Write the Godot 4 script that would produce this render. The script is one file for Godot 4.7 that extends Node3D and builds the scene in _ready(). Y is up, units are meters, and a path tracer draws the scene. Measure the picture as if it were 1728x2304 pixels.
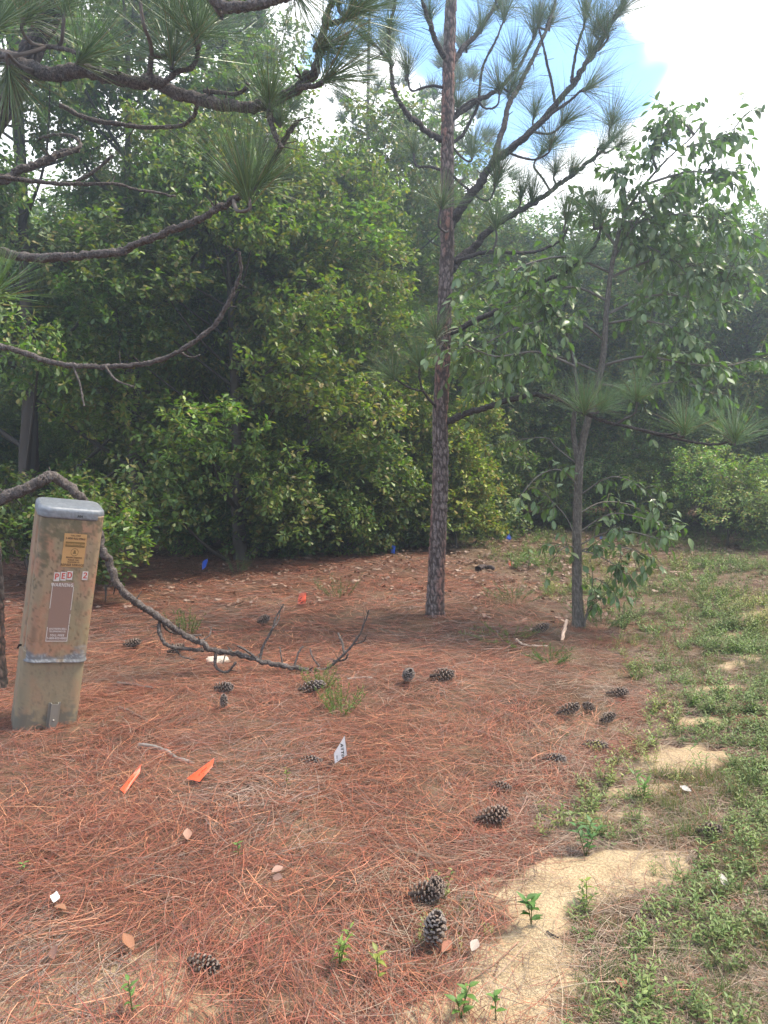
extends Node3D

var rng := RandomNumberGenerator.new()
var n_soil := FastNoiseLite.new()
var n_patch := FastNoiseLite.new()
var n_flow := FastNoiseLite.new()
var n_bark := FastNoiseLite.new()
var n_fine := FastNoiseLite.new()
var M := {}
var taken := {}

func _ready() -> void:
	# ---- camera
	var cam := Camera3D.new()
	cam.name = "camera"
	cam.position = Vector3(0, 1.55, 0)
	cam.rotation_degrees = Vector3(-5.1, 0, 0)
	cam.fov = 68.0
	cam.near = 0.05
	cam.far = 900.0
	add_child(cam)
	cam.current = true
	# ---- sky, exposure
	var we := WorldEnvironment.new()
	we.name = "world_environment"
	var env := Environment.new()
	env.background_mode = Environment.BG_SKY
	var sky := Sky.new()
	var pano := PanoramaSkyMaterial.new()
	pano.panorama = ImageTexture.create_from_image(sky_image())
	pano.energy_multiplier = 1.0
	sky.sky_material = pano
	env.sky = sky
	env.tonemap_mode = Environment.TONE_MAPPER_LINEAR
	env.tonemap_exposure = 2.95
	env.sdfgi_enabled = true
	env.ssao_enabled = true
	env.ssil_enabled = true
	# haze added to stand in for lens glare towards the sun
	env.volumetric_fog_enabled = true
	env.volumetric_fog_density = 0.0105
	env.volumetric_fog_albedo = Color(0.88, 0.94, 1.0)
	env.volumetric_fog_anisotropy = 0.7
	we.environment = env
	add_child(we)
	# ---- the sun, behind thin cloud to the right
	var sun := DirectionalLight3D.new()
	sun.name = "sun"
	sun.light_color = Color(1.0, 0.95, 0.87)
	sun.light_energy = 0.9
	sun.light_angular_distance = 12.0
	sun.shadow_enabled = true
	add_child(sun)
	sun.look_at_from_position(Vector3(5.0, 8.4, -0.6), Vector3.ZERO, Vector3.UP)
	# ---- the place
	rng.seed = 20240611
	set_noise(n_soil, 11, 0.9, 3)
	set_noise(n_patch, 23, 0.55, 4)
	set_noise(n_flow, 37, 0.35, 2)
	set_noise(n_fine, 51, 6.0, 3)
	n_bark.seed = 77
	n_bark.noise_type = FastNoiseLite.TYPE_CELLULAR
	n_bark.cellular_distance_function = FastNoiseLite.DISTANCE_EUCLIDEAN
	n_bark.cellular_return_type = FastNoiseLite.RETURN_DISTANCE2_SUB
	n_bark.fractal_type = FastNoiseLite.FRACTAL_NONE
	n_bark.frequency = 1.0
	make_materials()
	build_ground()
	build_litter()
	build_weeds()
	build_wood()
	build_pines()
	build_young_tree()
	build_pedestal()
	build_flags()
	build_cones()
	build_small_things()

func set_noise(n: FastNoiseLite, s: int, f: float, oct: int) -> void:
	n.seed = s
	n.noise_type = FastNoiseLite.TYPE_SIMPLEX_SMOOTH
	n.frequency = f
	n.fractal_type = FastNoiseLite.FRACTAL_FBM
	n.fractal_octaves = oct

# fair-weather sky: blue air with heaped white clouds all round
func sky_image() -> Image:
	var w := 1024
	var h := 512
	var im := Image.create(w, h, false, Image.FORMAT_RGBF)
	var nz := FastNoiseLite.new()
	set_noise(nz, 5, 1.15, 5)
	for j in h:
		var el := PI * 0.5 - (j + 0.5) / h * PI
		for i in w:
			var az := ((i + 0.5) / w) * TAU
			# az 0 looks along -z, growing towards +x
			var d := Vector3(sin(az) * cos(el), sin(el), -cos(az) * cos(el))
			var up := maxf(d.y, 0.0)
			var air := Color(0.30, 0.50, 0.72).lerp(Color(0.075, 0.22, 0.56), pow(up, 0.55))
			var c := 0.0
			if d.y > -0.02:
				var q := d * 2.6
				q.y *= 1.7
				var n := nz.get_noise_3dv(q + Vector3(3.1, 0.4, 8.2))
				# the big heap that stands over the clearing
				var heap := 1.0 - Vector3(d.x - 0.66, (d.y - 0.26) * 1.2, d.z + 0.74).length() / 0.45
				var heap2 := 1.0 - Vector3(d.x - 0.22, (d.y - 0.17) * 1.5, d.z + 0.95).length() / 0.27
				var heap3 := 1.0 - Vector3(d.x + 0.45, (d.y - 0.42) * 1.2, d.z + 0.80).length() / 0.36
				n = maxf(n + 0.10, maxf(heap, maxf(heap2, heap3)) * 1.1 + n * 0.55)
				c = smoothstep(0.06, 0.17, n)
			var tone := 0.5 + 0.5 * nz.get_noise_3dv(d * 5.0 + Vector3(1, 7, 2))
			var cloud := Color(0.74, 0.78, 0.84).lerp(Color(1.12, 1.11, 1.08), clampf(tone + 0.25, 0, 1))
			var col := air.lerp(cloud, c)
			if d.y < 0.0:
				col = col.lerp(Color(0.16, 0.14, 0.11), smoothstep(0.0, 0.06, -d.y))
			im.set_pixel(i, j, col)
	return im

# ------------------------------------------------------------------ helpers
class MB:
	var v := PackedVector3Array()
	var n := PackedVector3Array()
	var c := PackedColorArray()
	var t := PackedVector2Array()
	var i := PackedInt32Array()
	func vert(p: Vector3, nn: Vector3, col: Color, uv := Vector2.ZERO) -> int:
		v.append(p); n.append(nn); c.append(col); t.append(uv)
		return v.size() - 1
	func tri(a: Vector3, b: Vector3, d: Vector3, col: Color) -> void:
		var nn := (d - a).cross(b - a).normalized()
		var k := vert(a, nn, col); vert(b, nn, col); vert(d, nn, col)
		i.append_array(PackedInt32Array([k, k + 1, k + 2]))
	func tri3(a: Vector3, b: Vector3, d: Vector3, ca: Color, cb: Color, cd: Color) -> void:
		var nn := (d - a).cross(b - a).normalized()
		var k := vert(a, nn, ca); vert(b, nn, cb); vert(d, nn, cd)
		i.append_array(PackedInt32Array([k, k + 1, k + 2]))
	func quad(a: Vector3, b: Vector3, d: Vector3, e: Vector3, col: Color) -> void:
		tri(a, b, d, col); tri(a, d, e, col)
	func smooth(v0: int, i0: int) -> void:
		for k in range(v0, v.size()): n[k] = Vector3.ZERO
		for k in range(i0, i.size(), 3):
			var a := v[i[k]]; var b := v[i[k + 1]]; var d := v[i[k + 2]]
			var nn := (d - a).cross(b - a)
			n[i[k]] += nn; n[i[k + 1]] += nn; n[i[k + 2]] += nn
		for k in range(v0, v.size()):
			n[k] = n[k].normalized() if n[k].length_squared() > 1e-20 else Vector3.UP
	func mesh() -> ArrayMesh:
		var a := []
		a.resize(Mesh.ARRAY_MAX)
		a[Mesh.ARRAY_VERTEX] = v
		a[Mesh.ARRAY_NORMAL] = n
		a[Mesh.ARRAY_COLOR] = c
		a[Mesh.ARRAY_TEX_UV] = t
		a[Mesh.ARRAY_INDEX] = i
		var m := ArrayMesh.new()
		m.add_surface_from_arrays(Mesh.PRIMITIVE_TRIANGLES, a)
		return m

func numbered(called: String) -> String:
	if not taken.has(called):
		taken[called] = 0
		return called
	taken[called] += 1
	return "%s_%03d" % [called, taken[called]]

func tag(o: Node, label: String, category: String, group := "", kind := "") -> void:
	if label: o.set_meta("label", label)
	if category: o.set_meta("category", category)
	if group: o.set_meta("group", group)
	if kind: o.set_meta("kind", kind)

func thing(called: String, at: Vector3, label: String, category: String, group := "") -> Node3D:
	var o := Node3D.new()
	o.name = numbered(called)
	o.position = at
	add_child(o)
	tag(o, label, category, group)
	return o

func part(called: String, mesh: Mesh, mat: Material, parent: Node) -> MeshInstance3D:
	var o := MeshInstance3D.new()
	o.name = numbered(called) if parent == self else called
	o.mesh = mesh
	o.material_override = mat
	parent.add_child(o, true)
	return o

func copies(called: String, mesh: Mesh, mat: Material, parent: Node, xs: Array, cols: Array) -> MultiMeshInstance3D:
	var mm := MultiMesh.new()
	mm.transform_format = MultiMesh.TRANSFORM_3D
	mm.use_colors = true
	mm.mesh = mesh
	mm.instance_count = xs.size()
	for k in xs.size():
		mm.set_instance_transform(k, xs[k])
		mm.set_instance_color(k, cols[k])
	var o := MultiMeshInstance3D.new()
	o.name = numbered(called) if parent == self else called
	o.multimesh = mm
	o.material_override = mat
	parent.add_child(o, true)
	return o

func R(a: float, b: float) -> float:
	return rng.randf_range(a, b)

func rdir() -> Vector3:
	var z := R(-1, 1); var a := R(0, TAU); var s := sqrt(1 - z * z)
	return Vector3(s * cos(a), z, s * sin(a))

func frame_on(dir: Vector3) -> Basis:   # y along dir
	var y := dir.normalized()
	var x := y.cross(Vector3(0.31, 0.2, 0.93)).normalized()
	if x.length() < 0.5: x = y.cross(Vector3.RIGHT).normalized()
	return Basis(x, y, x.cross(y))

func smooth_line(pts: Array, per: int) -> Array:
	var out := []
	for k in pts.size() - 1:
		var p0: Vector3 = pts[maxi(k - 1, 0)]
		var p1: Vector3 = pts[k]
		var p2: Vector3 = pts[k + 1]
		var p3: Vector3 = pts[mini(k + 2, pts.size() - 1)]
		for s in per:
			out.append(p1.cubic_interpolate(p2, p0, p3, float(s) / per))
	out.append(pts[-1])
	return out

# a tapered limb along a line; rough = bark relief in metres, lumpy = uneven course
func limb(mb: MB, line: Array, r0: float, r1: float, sides: int, col: Color, rough := 0.0, power := 1.0, tip := true) -> void:
	var v0 := mb.v.size(); var i0 := mb.i.size()
	var x := Vector3.ZERO
	var cnt := line.size()
	var run := 0.0
	for k in cnt:
		var p: Vector3 = line[k]
		var dir: Vector3 = (line[mini(k + 1, cnt - 1)] - line[maxi(k - 1, 0)])
		dir = dir.normalized() if dir.length() > 1e-6 else Vector3.UP
		if k == 0:
			x = frame_on(dir).x
		else:
			run += (p - line[k - 1]).length()
			x = (x - dir * x.dot(dir)).normalized()
		var w := dir.cross(x)
		var f := float(k) / (cnt - 1)
		var r := lerpf(r0, r1, pow(f, power))
		for j in sides + 1:
			var a := TAU * (j % sides) / sides
			var o := x * cos(a) + w * sin(a)
			var rr := r
			var cc := col
			if rough > 0.0:
				var nn := n_fine.get_noise_3dv((p + o * r) * 3.0)
				var n2 := n_fine.get_noise_3dv((p + o * r) * 9.0 + Vector3(9, 2, 4))
				rr += rough * (nn + 0.9 * n2)
				cc = col.lerp(Color(col.r * 1.7 + 0.02, col.g * 1.75 + 0.02, col.b * 1.8 + 0.02), clampf(n2 * 1.3 + nn * 0.8, 0, 1))
			mb.vert(p + o * rr, o, cc, Vector2(float(j) / sides, run))
	for k in cnt - 1:
		for j in sides:
			var a := v0 + k * (sides + 1) + j
			mb.i.append_array(PackedInt32Array([a, a + sides + 1, a + sides + 2, a, a + sides + 2, a + 1]))
	if tip:
		var e := mb.vert(line[-1], (line[-1] - line[-2]).normalized(), col)
		var b := v0 + (cnt - 1) * (sides + 1)
		for j in sides: mb.i.append_array(PackedInt32Array([b + j, e, b + j + 1]))
	if rough > 0.0: mb.smooth(v0, i0)

# a blade: ribbon that bends; side = half-width direction
func blade(mb: MB, base: Vector3, dir: Vector3, side: Vector3, length: float, width: float, bend: Vector3, segs: int, c0: Color, c1: Color) -> void:
	var nn := side.cross(dir).normalized()
	var k0 := mb.v.size()
	for s in segs + 1:
		var f := float(s) / segs
		var p := base + dir * length * f + bend * f * f
		var w := width * 0.5 * (1.0 - 0.85 * f * f)
		var cc := c0.lerp(c1, f)
		mb.vert(p - side * w, nn, cc); mb.vert(p + side * w, nn, cc)
	for s in segs:
		var a := k0 + s * 2
		mb.i.append_array(PackedInt32Array([a, a + 2, a + 3, a, a + 3, a + 1]))

# a leaf lying along dir, its upper face towards up; prof = half-widths along the length
func leaf(mb: MB, base: Vector3, dir: Vector3, up: Vector3, length: float, width: float, prof: Array, fold: float, curl: float, col: Color, vein := 1.25) -> void:
	var y := dir.normalized()
	var x := y.cross(up).normalized()
	if x.length() < 0.5: x = y.cross(Vector3.RIGHT).normalized()
	var z := x.cross(y)
	var nseg := prof.size() - 1
	var k0 := mb.v.size(); var i0 := mb.i.size()
	var cm := Color(col.r * vein, col.g * vein, col.b * vein)
	for s in nseg + 1:
		var f := float(s) / nseg
		var mid := base + y * length * f - z * curl * length * f * f
		var w: float = prof[s] * width
		mb.vert(mid - x * w + z * w * fold, z, col)
		mb.vert(mid, z, cm)
		mb.vert(mid + x * w + z * w * fold, z, col)
	for s in nseg:
		var a := k0 + s * 3
		mb.i.append_array(PackedInt32Array([a, a + 3, a + 4, a, a + 4, a + 1, a + 1, a + 4, a + 5, a + 1, a + 5, a + 2]))
	mb.smooth(k0, i0)

func box(mb: MB, x: Transform3D, s: Vector3, col: Color) -> void:
	var h := s * 0.5
	for a in 3:
		for sg in [-1.0, 1.0]:
			var nrm := Vector3.ZERO; nrm[a] = sg
			var u := Vector3.ZERO; u[(a + 1) % 3] = 1.0
			var w := nrm.cross(u)
			var cc := nrm * h; var uu := u * h; var ww := w * h
			mb.quad(x * (cc - uu - ww), x * (cc - uu + ww), x * (cc + uu + ww), x * (cc + uu - ww), col)

func plain(col: Color, rough: float, metal := 0.0) -> StandardMaterial3D:   # col is linear
	var m := StandardMaterial3D.new()
	m.albedo_color = col.linear_to_srgb()
	m.roughness = rough
	m.metallic = metal
	return m

func grown(rough: float, back := Color(0, 0, 0), spec := 0.5) -> StandardMaterial3D:   # colour comes with the mesh
	var m := StandardMaterial3D.new()
	m.vertex_color_use_as_albedo = true
	m.roughness = rough
	m.metallic_specular = spec
	m.cull_mode = BaseMaterial3D.CULL_DISABLED
	if back.r + back.g + back.b > 0.0:
		m.backlight_enabled = true
		m.backlight = back
	return m

func grain_image(size: int, freq: float, octaves: int, lo: float, hi: float, s: int) -> ImageTexture:
	var nz := FastNoiseLite.new()
	set_noise(nz, s, freq, octaves)
	var src := nz.get_seamless_image(size, size)
	src.convert(Image.FORMAT_RGB8)
	for j in size:
		for i in size:
			var g := lerpf(lo, hi, src.get_pixel(i, j).r)
			src.set_pixel(i, j, Color(g, g, g))
	return ImageTexture.create_from_image(src)

func make_materials() -> void:
	M.leaf = grown(0.40, Color(0.8, 0.95, 0.4), 0.45)
	M.young_leaf = grown(0.34, Color(0.65, 0.85, 0.35))
	M.needle = grown(0.4, Color(0.35, 0.45, 0.2))
	M.weed = grown(0.5, Color(0.7, 0.9, 0.35))
	M.litter = grown(0.62)
	M.dead_leaf = grown(0.6, Color(0.4, 0.3, 0.2))
	M.bark = grown(0.9, Color(0, 0, 0), 0.25)
	M.cone = grown(0.8, Color(0, 0, 0), 0.3)
	var b := grown(0.88, Color(0, 0, 0), 0.25)
	b.albedo_texture = grain_image(256, 0.03, 4, 0.72, 1.0, 91)
	b.uv1_triplanar = true
	b.uv1_world_triplanar = true
	b.uv1_scale = Vector3(6, 6, 6)
	M.trunk_bark = b
	var bb := b.duplicate()
	bb.albedo_texture = grain_image(256, 0.035, 4, 0.35, 1.35, 96)
	bb.uv1_scale = Vector3(9, 9, 9)
	bb.normal_enabled = true
	var bump := grain_image(256, 0.05, 4, 0.0, 1.0, 97).get_image()
	bump.bump_map_to_normal_map(8.0)
	bb.normal_texture = ImageTexture.create_from_image(bump)
	bb.normal_scale = 1.0
	M.branch_bark = bb
	var g := grown(0.95, Color(0, 0, 0), 0.2)
	g.albedo_texture = grain_image(512, 0.06, 5, 0.68, 1.0, 92)
	g.uv1_triplanar = true
	g.uv1_world_triplanar = true
	g.uv1_scale = Vector3(2.3, 2.3, 2.3)
	g.normal_enabled = true
	var gb := grain_image(512, 0.10, 4, 0.0, 1.0, 93).get_image()
	gb.bump_map_to_normal_map(6.0)
	g.normal_texture = ImageTexture.create_from_image(gb)
	g.normal_scale = 0.9
	M.soil = g

# ------------------------------------------------------------------ the ground
var edge := [Vector2(0.296, -1.731), Vector2(0.349, -1.908), Vector2(0.418, -2.190), Vector2(0.464, -2.586), Vector2(0.789, -3.104), Vector2(1.216, -3.863), Vector2(1.706, -4.786), Vector2(1.769, -5.680), Vector2(1.648, -7.390), Vector2(1.499, -9.339), Vector2(0.882, -10.984), Vector2(0.548, -12.649)]
# bare sand: centre, half-length along, half-width, turn
var sand_spots := [
	[Vector2(0.704, -2.586), 0.30, 0.12, 0.25], [Vector2(0.922, -2.670), 0.17, 0.12, 0.0], [Vector2(0.509, -2.361), 0.20, 0.085, 1.2], [Vector2(0.562, -2.502), 0.14, 0.10, 0.0],
	[Vector2(0.346, -2.051), 0.24, 0.10, 0.45], [Vector2(0.197, -1.953), 0.20, 0.075, 0.5], [Vector2(0.412, -2.159), 0.11, 0.09, 0.0], [Vector2(0.283, -1.887), 0.18, 0.10, 0.3],
	[Vector2(1.476, -3.628), 0.19, 0.14, 0.4], [Vector2(1.121, -3.276), 0.15, 0.045, 0.3], [Vector2(1.002, -3.063), 0.10, 0.035, 0.0], [Vector2(2.099, -4.693), 0.20, 0.06, 0.3], [Vector2(1.764, -4.129), 0.10, 0.06, 0.3],
	[Vector2(2.549, -5.309), 0.26, 0.05, 0.6, 0.8], [Vector2(3.405, -6.780), 0.34, 0.08, 0.5, 0.7], [Vector2(2.737, -6.030), 0.18, 0.05, 0.3, 0.7],
	[Vector2(-0.935, -1.944), 0.32, 0.09, 0.35, 0.6], [Vector2(-0.811, -2.089), 0.18, 0.065, 0.4, 0.5], [Vector2(-0.960, -1.863), 0.4, 0.10, 0.1, 0.65], [Vector2(-0.518, -2.301), 0.13, 0.05, 0.2, 0.45]]

func edge_x(z: float) -> float:
	for k in edge.size() - 1:
		if z <= edge[k].y and z >= edge[k + 1].y:
			return lerpf(edge[k].x, edge[k + 1].x, (edge[k].y - z) / (edge[k].y - edge[k + 1].y))
	return edge[0].x if z > edge[0].y else edge[-1].x - 0.35 * (edge[-1].y - z)

func sandy(x: float, z: float) -> float:
	var s := 0.0
	var wob := n_soil.get_noise_2d(x * 4.0, z * 4.0) * 0.45 + n_fine.get_noise_2d(x * 1.2, z * 1.2) * 0.35 + n_fine.get_noise_2d(x * 4.0, z * 4.0) * 0.22
	for a in sand_spots:
		var d := Vector2(x, z) - (a[0] as Vector2)
		if absf(d.x) > 1.2 or absf(d.y) > 1.2: continue
		d = d.rotated(a[3])
		var q := 1.3 - Vector2(d.x / a[1], d.y / a[2]).length()
		if q < -0.5: continue
		s = maxf(s, minf(clampf((q + wob) * 4.0, 0.0, 1.0), a[4] if a.size() > 4 else 1.0))
	return s

func needled(x: float, z: float) -> float:   # how thickly pine straw covers the soil
	var wob := n_patch.get_noise_2d(x * 1.6, z * 1.6) * 0.55
	var f := smoothstep(0.30, -0.30, x - edge_x(z) + wob)
	return maxf(f, 0.13 * smoothstep(2.6, 0.6, x - edge_x(z)))

func grassy(x: float, z: float) -> float:
	var wob := n_patch.get_noise_2d(x * 2.0 + 40.0, z * 2.0) * 0.5
	var g := smoothstep(-0.15, 0.45, x - edge_x(z) + wob)
	return g * clampf(0.60 + 0.42 * smoothstep(0.3, 1.1, x - edge_x(z)) * smoothstep(-7.0, -4.0, z) + 1.0 * n_patch.get_noise_2d(x * 1.1 - 17.0, z * 1.1 + 5.0), 0.05, 1.0)

func ground_y(x: float, z: float) -> float:
	var y := 0.025 * n_soil.get_noise_2d(x, z)
	if z < -1.0 and z > -14.0 and absf(x) < 8.0:
		y += 0.014 * sandy(x, z)
	return y

func on_ground(p: Vector3, lift := 0.0) -> Vector3:
	return Vector3(p.x, ground_y(p.x, p.z) + lift, p.z)

func build_ground() -> void:
	var xs := []
	var zs := []
	var x := -6.4
	while x < 6.4:
		xs.append(x); x += 0.045
	var st := 0.06; var e := 6.4
	while e < 400.0:
		xs.append(e); xs.push_front(-e - 0.045); e += st; st *= 1.28
	var z := -1.4
	while z > -12.5:
		zs.append(z); z -= 0.045 if z > -6.0 else 0.07
	st = 0.1
	while z > -420.0:
		zs.append(z); z -= st; st *= 1.25
	st = 0.06; z = -1.35
	while z < 300.0:
		zs.push_front(z); z += st; st *= 1.4
	var mb := MB.new()
	var nx := xs.size()
	for zz in zs:
		for xx in xs:
			var near: bool = zz < -1.2 and zz > -13.0 and absf(xx) < 6.6
			var s := sandy(xx, zz) if near else 0.0
			var pat := n_patch.get_noise_2d(xx * 3.0, zz * 3.0)
			var fine := n_fine.get_noise_2d(xx, zz)
			var soil := Color(0.125, 0.072, 0.047).lerp(Color(0.24, 0.165, 0.105), clampf(0.42 + pat * 1.2 + fine * 0.6, 0, 1))
			var sand := Color(0.46, 0.335, 0.20).lerp(Color(0.56, 0.425, 0.265), clampf(0.5 + fine, 0, 1))
			var c := soil.lerp(sand, clampf(s * 1.2, 0, 1))
			var y := 0.025 * n_soil.get_noise_2d(xx, zz) + 0.014 * s
			if near: y += 0.004 * fine
			mb.vert(Vector3(xx, y, zz), Vector3.UP, c, Vector2(xx, zz))
	for j in zs.size() - 1:
		for i in nx - 1:
			var a := j * nx + i
			# rows run away from +z, columns towards +x
			mb.i.append_array(PackedInt32Array([a, a + nx, a + nx + 1, a, a + nx + 1, a + 1]))
	mb.smooth(0, 0)
	var g := part("ground", mb.mesh(), M.soil, self)
	tag(g, "sandy ground sheet with brown duff and bare patches", "ground", "", "structure")

# pine straw: bundles of long dead needles
func straw_mesh(count: int, spread: float, reach: float, pal: Array, lift: float, wid := 0.0021) -> ArrayMesh:
	var mb := MB.new()
	for k in count:
		var a := rng.randfn(0.0, spread)
		var d := Vector3(cos(a), 0, sin(a))
		if rng.randf() < 0.5: d = -d
		var p := Vector3(R(-1, 1), 0, R(-1, 1)) * reach
		p.y = R(0.002, lift)
		var len := R(0.13, 0.30) if rng.randf() < 0.7 else R(0.04, 0.12)
		d.y = R(-0.05, 0.09) * (2.0 if rng.randf() < 0.12 else 1.0)
		var side := Vector3(-d.z, R(-0.5, 0.5), d.x).normalized()
		var bend := Vector3(-d.z, 0, d.x) * R(-0.085, 0.085) + Vector3(0, R(-0.02, 0.012), 0)
		var c: Color = pal[rng.randi() % pal.size()]
		c = c * R(0.55, 1.4)
		blade(mb, p - d * len * 0.5, d, side, len, R(wid * 0.75, wid * 1.3), bend, 4, c, c * R(0.8, 1.15))
	return mb.mesh()

func build_litter() -> void:
	var red := [Color(0.281, 0.088, 0.048), Color(0.236, 0.066, 0.037), Color(0.315, 0.115, 0.061), Color(0.188, 0.054, 0.033), Color(0.394, 0.180, 0.097), Color(0.128, 0.051, 0.035), Color(0.084, 0.045, 0.035), Color(0.217, 0.131, 0.091)]
	var grey := [Color(0.17, 0.12, 0.095), Color(0.24, 0.18, 0.145), Color(0.13, 0.09, 0.07), Color(0.29, 0.205, 0.15), Color(0.22, 0.10, 0.06)]
	var kinds := []
	for k in 5: kinds.append(straw_mesh(24, 0.55, 0.10, red, 0.022, 0.0018))
	for k in 3: kinds.append(straw_mesh(26, 1.2, 0.10, grey, 0.014, 0.0018))
	# wide mats of straw for the closed carpet, the coarser ones farther off
	var pale := red.duplicate()
	pale.append_array(grey)
	for k in 5: kinds.append(straw_mesh(360, 0.75, 0.34, pale if k > 3 else red, 0.026, 0.0018))
	for k in 3: kinds.append(straw_mesh(380, 1.3, 0.34, grey, 0.020, 0.0018))
	for k in 4: kinds.append(straw_mesh(250, 0.5, 0.42, pale if k > 2 else red, 0.034, 0.0032))
	var xs := []; var cs := []
	for k in kinds.size(): xs.append([]); cs.append([])
	var put := func(m: int, x: float, z: float, wild: float):
		var flow := n_flow.get_noise_2d(x * 1.5, z * 1.5) * 3.6 + rng.randfn(0.0, wild)
		var b := Basis(Vector3(R(-1, 1), 0, R(-1, 1)).normalized(), rng.randfn(0.0, 0.012)) * Basis(Vector3.UP, flow + (PI if rng.randf() < 0.5 else 0.0))
		xs[m].append(Transform3D(b.scaled(Vector3.ONE * R(0.85, 1.12)), Vector3(x, ground_y(x, z) + R(-0.003, 0.005), z)))
		var t := R(0.82, 1.15)
		cs[m].append(Color(t, t * R(0.95, 1.05), t * R(0.93, 1.07)))
	# loose bundles: at the fringe, on the sand, and strewn over the mats
	var lay := func(n: int, z0: float, z1: float, over: float):
		for k in n:
			var z := R(z1, z0)
			var hw := -z * 0.60 + 0.5
			var x := R(-hw, hw)
			var full := needled(x, z)
			var sd := sandy(x, z)
			var l := full * (1.0 - 0.94 * sd)
			if full > 0.93 and sd < 0.05: l *= over
			if rng.randf() > l: continue
			var old := n_patch.get_noise_2d(x * 1.3 + 60.0, z * 1.3) * 1.1 + n_patch.get_noise_2d(x * 5.0, z * 5.0 + 30.0) * 0.8
			var near_edge := smoothstep(0.8, 0.0, edge_x(z) - x) * 0.45
			put.call(5 + rng.randi() % 3 if old + near_edge + R(-0.25, 0.25) > 0.50 else rng.randi() % 5, x, z, 0.6)
	lay.call(3600, -1.3, -3.2, 0.22)
	lay.call(5200, -3.2, -5.5, 0.12)
	lay.call(5200, -5.5, -9.0, 0.03)
	var mats := func(step: float, z0: float, z1: float, first: int, many: int):
		var z := z0
		while z > z1:
			var x := z * 0.6 - 0.5
			while x < -z * 0.6 + 0.5:
				var px := x + R(-0.5, 0.5) * step
				var pz := z + R(-0.5, 0.5) * step
				if minf(minf(needled(px - 0.3, pz), needled(px + 0.3, pz)), minf(needled(px, pz - 0.3), needled(px, pz + 0.3))) > 0.86 and maxf(sandy(px, pz), maxf(sandy(px - 0.22, pz), sandy(px + 0.22, pz))) < 0.12:
					var old := n_patch.get_noise_2d(px * 1.3 + 60.0, pz * 1.3) * 1.1 + n_patch.get_noise_2d(px * 5.0, pz * 5.0 + 30.0) * 0.8
					if first == 8 and old + R(-0.3, 0.3) > 0.62: put.call(13 + rng.randi() % 3, px, pz, 0.8)
					else: put.call(first + rng.randi() % many, px, pz, 0.35)
				x += step
			z -= step
	mats.call(0.30, -1.4, -5.6, 8, 5)
	mats.call(0.36, -5.6, -10.0, 16, 4)
	mats.call(0.55, -10.0, -20.0, 16, 4)
	var root := thing("pine_straw", Vector3.ZERO, "rust red fallen pine needles carpeting the ground", "pine straw")
	root.set_meta("kind", "stuff")
	for k in kinds.size():
		if xs[k].size() > 0:
			copies("needles", kinds[k], M.litter, root, xs[k], cs[k]).set_meta("kind", "stuff")
	# fallen oak leaves, thick towards the wood
	var lf := []
	for k in 4:
		var mb := MB.new()
		for q in 5:
			var a := R(0, TAU)
			var pal := [Color(0.15, 0.08, 0.052), Color(0.20, 0.125, 0.09), Color(0.11, 0.06, 0.042), Color(0.25, 0.165, 0.12)]
			leaf(mb, Vector3(R(-0.14, 0.14), R(0.006, 0.03), R(-0.14, 0.14)), Vector3(cos(a), R(-0.25, 0.35), sin(a)), Vector3(R(-0.6, 0.6), 1, R(-0.6, 0.6)), R(0.04, 0.07), R(0.025, 0.04), [0.03, 0.32, 0.22, 0.5, 0.34, 0.05], R(-0.5, 0.5), R(-0.4, 0.4), pal[rng.randi() % 4], 1.1)
		lf.append(mb.mesh())
	var lx := [[], [], [], []]; var lc := [[], [], [], []]
	for k in 5200:
		var z := R(-17.0, -2.0)
		var x := R(-1, 1) * (-z * 0.6 + 0.5)
		var want := smoothstep(-6.5, -9.5, z) * 0.9 + 0.22 * smoothstep(1.2, 0.0, absf(x - edge_x(z))) * smoothstep(-5.5, -7.0, z)
		if rng.randf() > want * (1.0 - 0.7 * sandy(x, z)): continue
		var m := rng.randi() % 4
		lx[m].append(Transform3D(Basis(Vector3.UP, R(0, TAU)).scaled(Vector3.ONE * R(0.8, 1.2)), Vector3(x, ground_y(x, z) + 0.012, z)))
		var t := R(0.75, 1.15)
		lc[m].append(Color(t, t, t))
	var fr := thing("leaf_litter", Vector3.ZERO, "dry brown oak leaves strewn in front of the wood", "leaf litter")
	fr.set_meta("kind", "stuff")
	for k in 4:
		copies("dead_leaves", lf[k], M.dead_leaf, fr, lx[k], lc[k]).set_meta("kind", "stuff")

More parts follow.
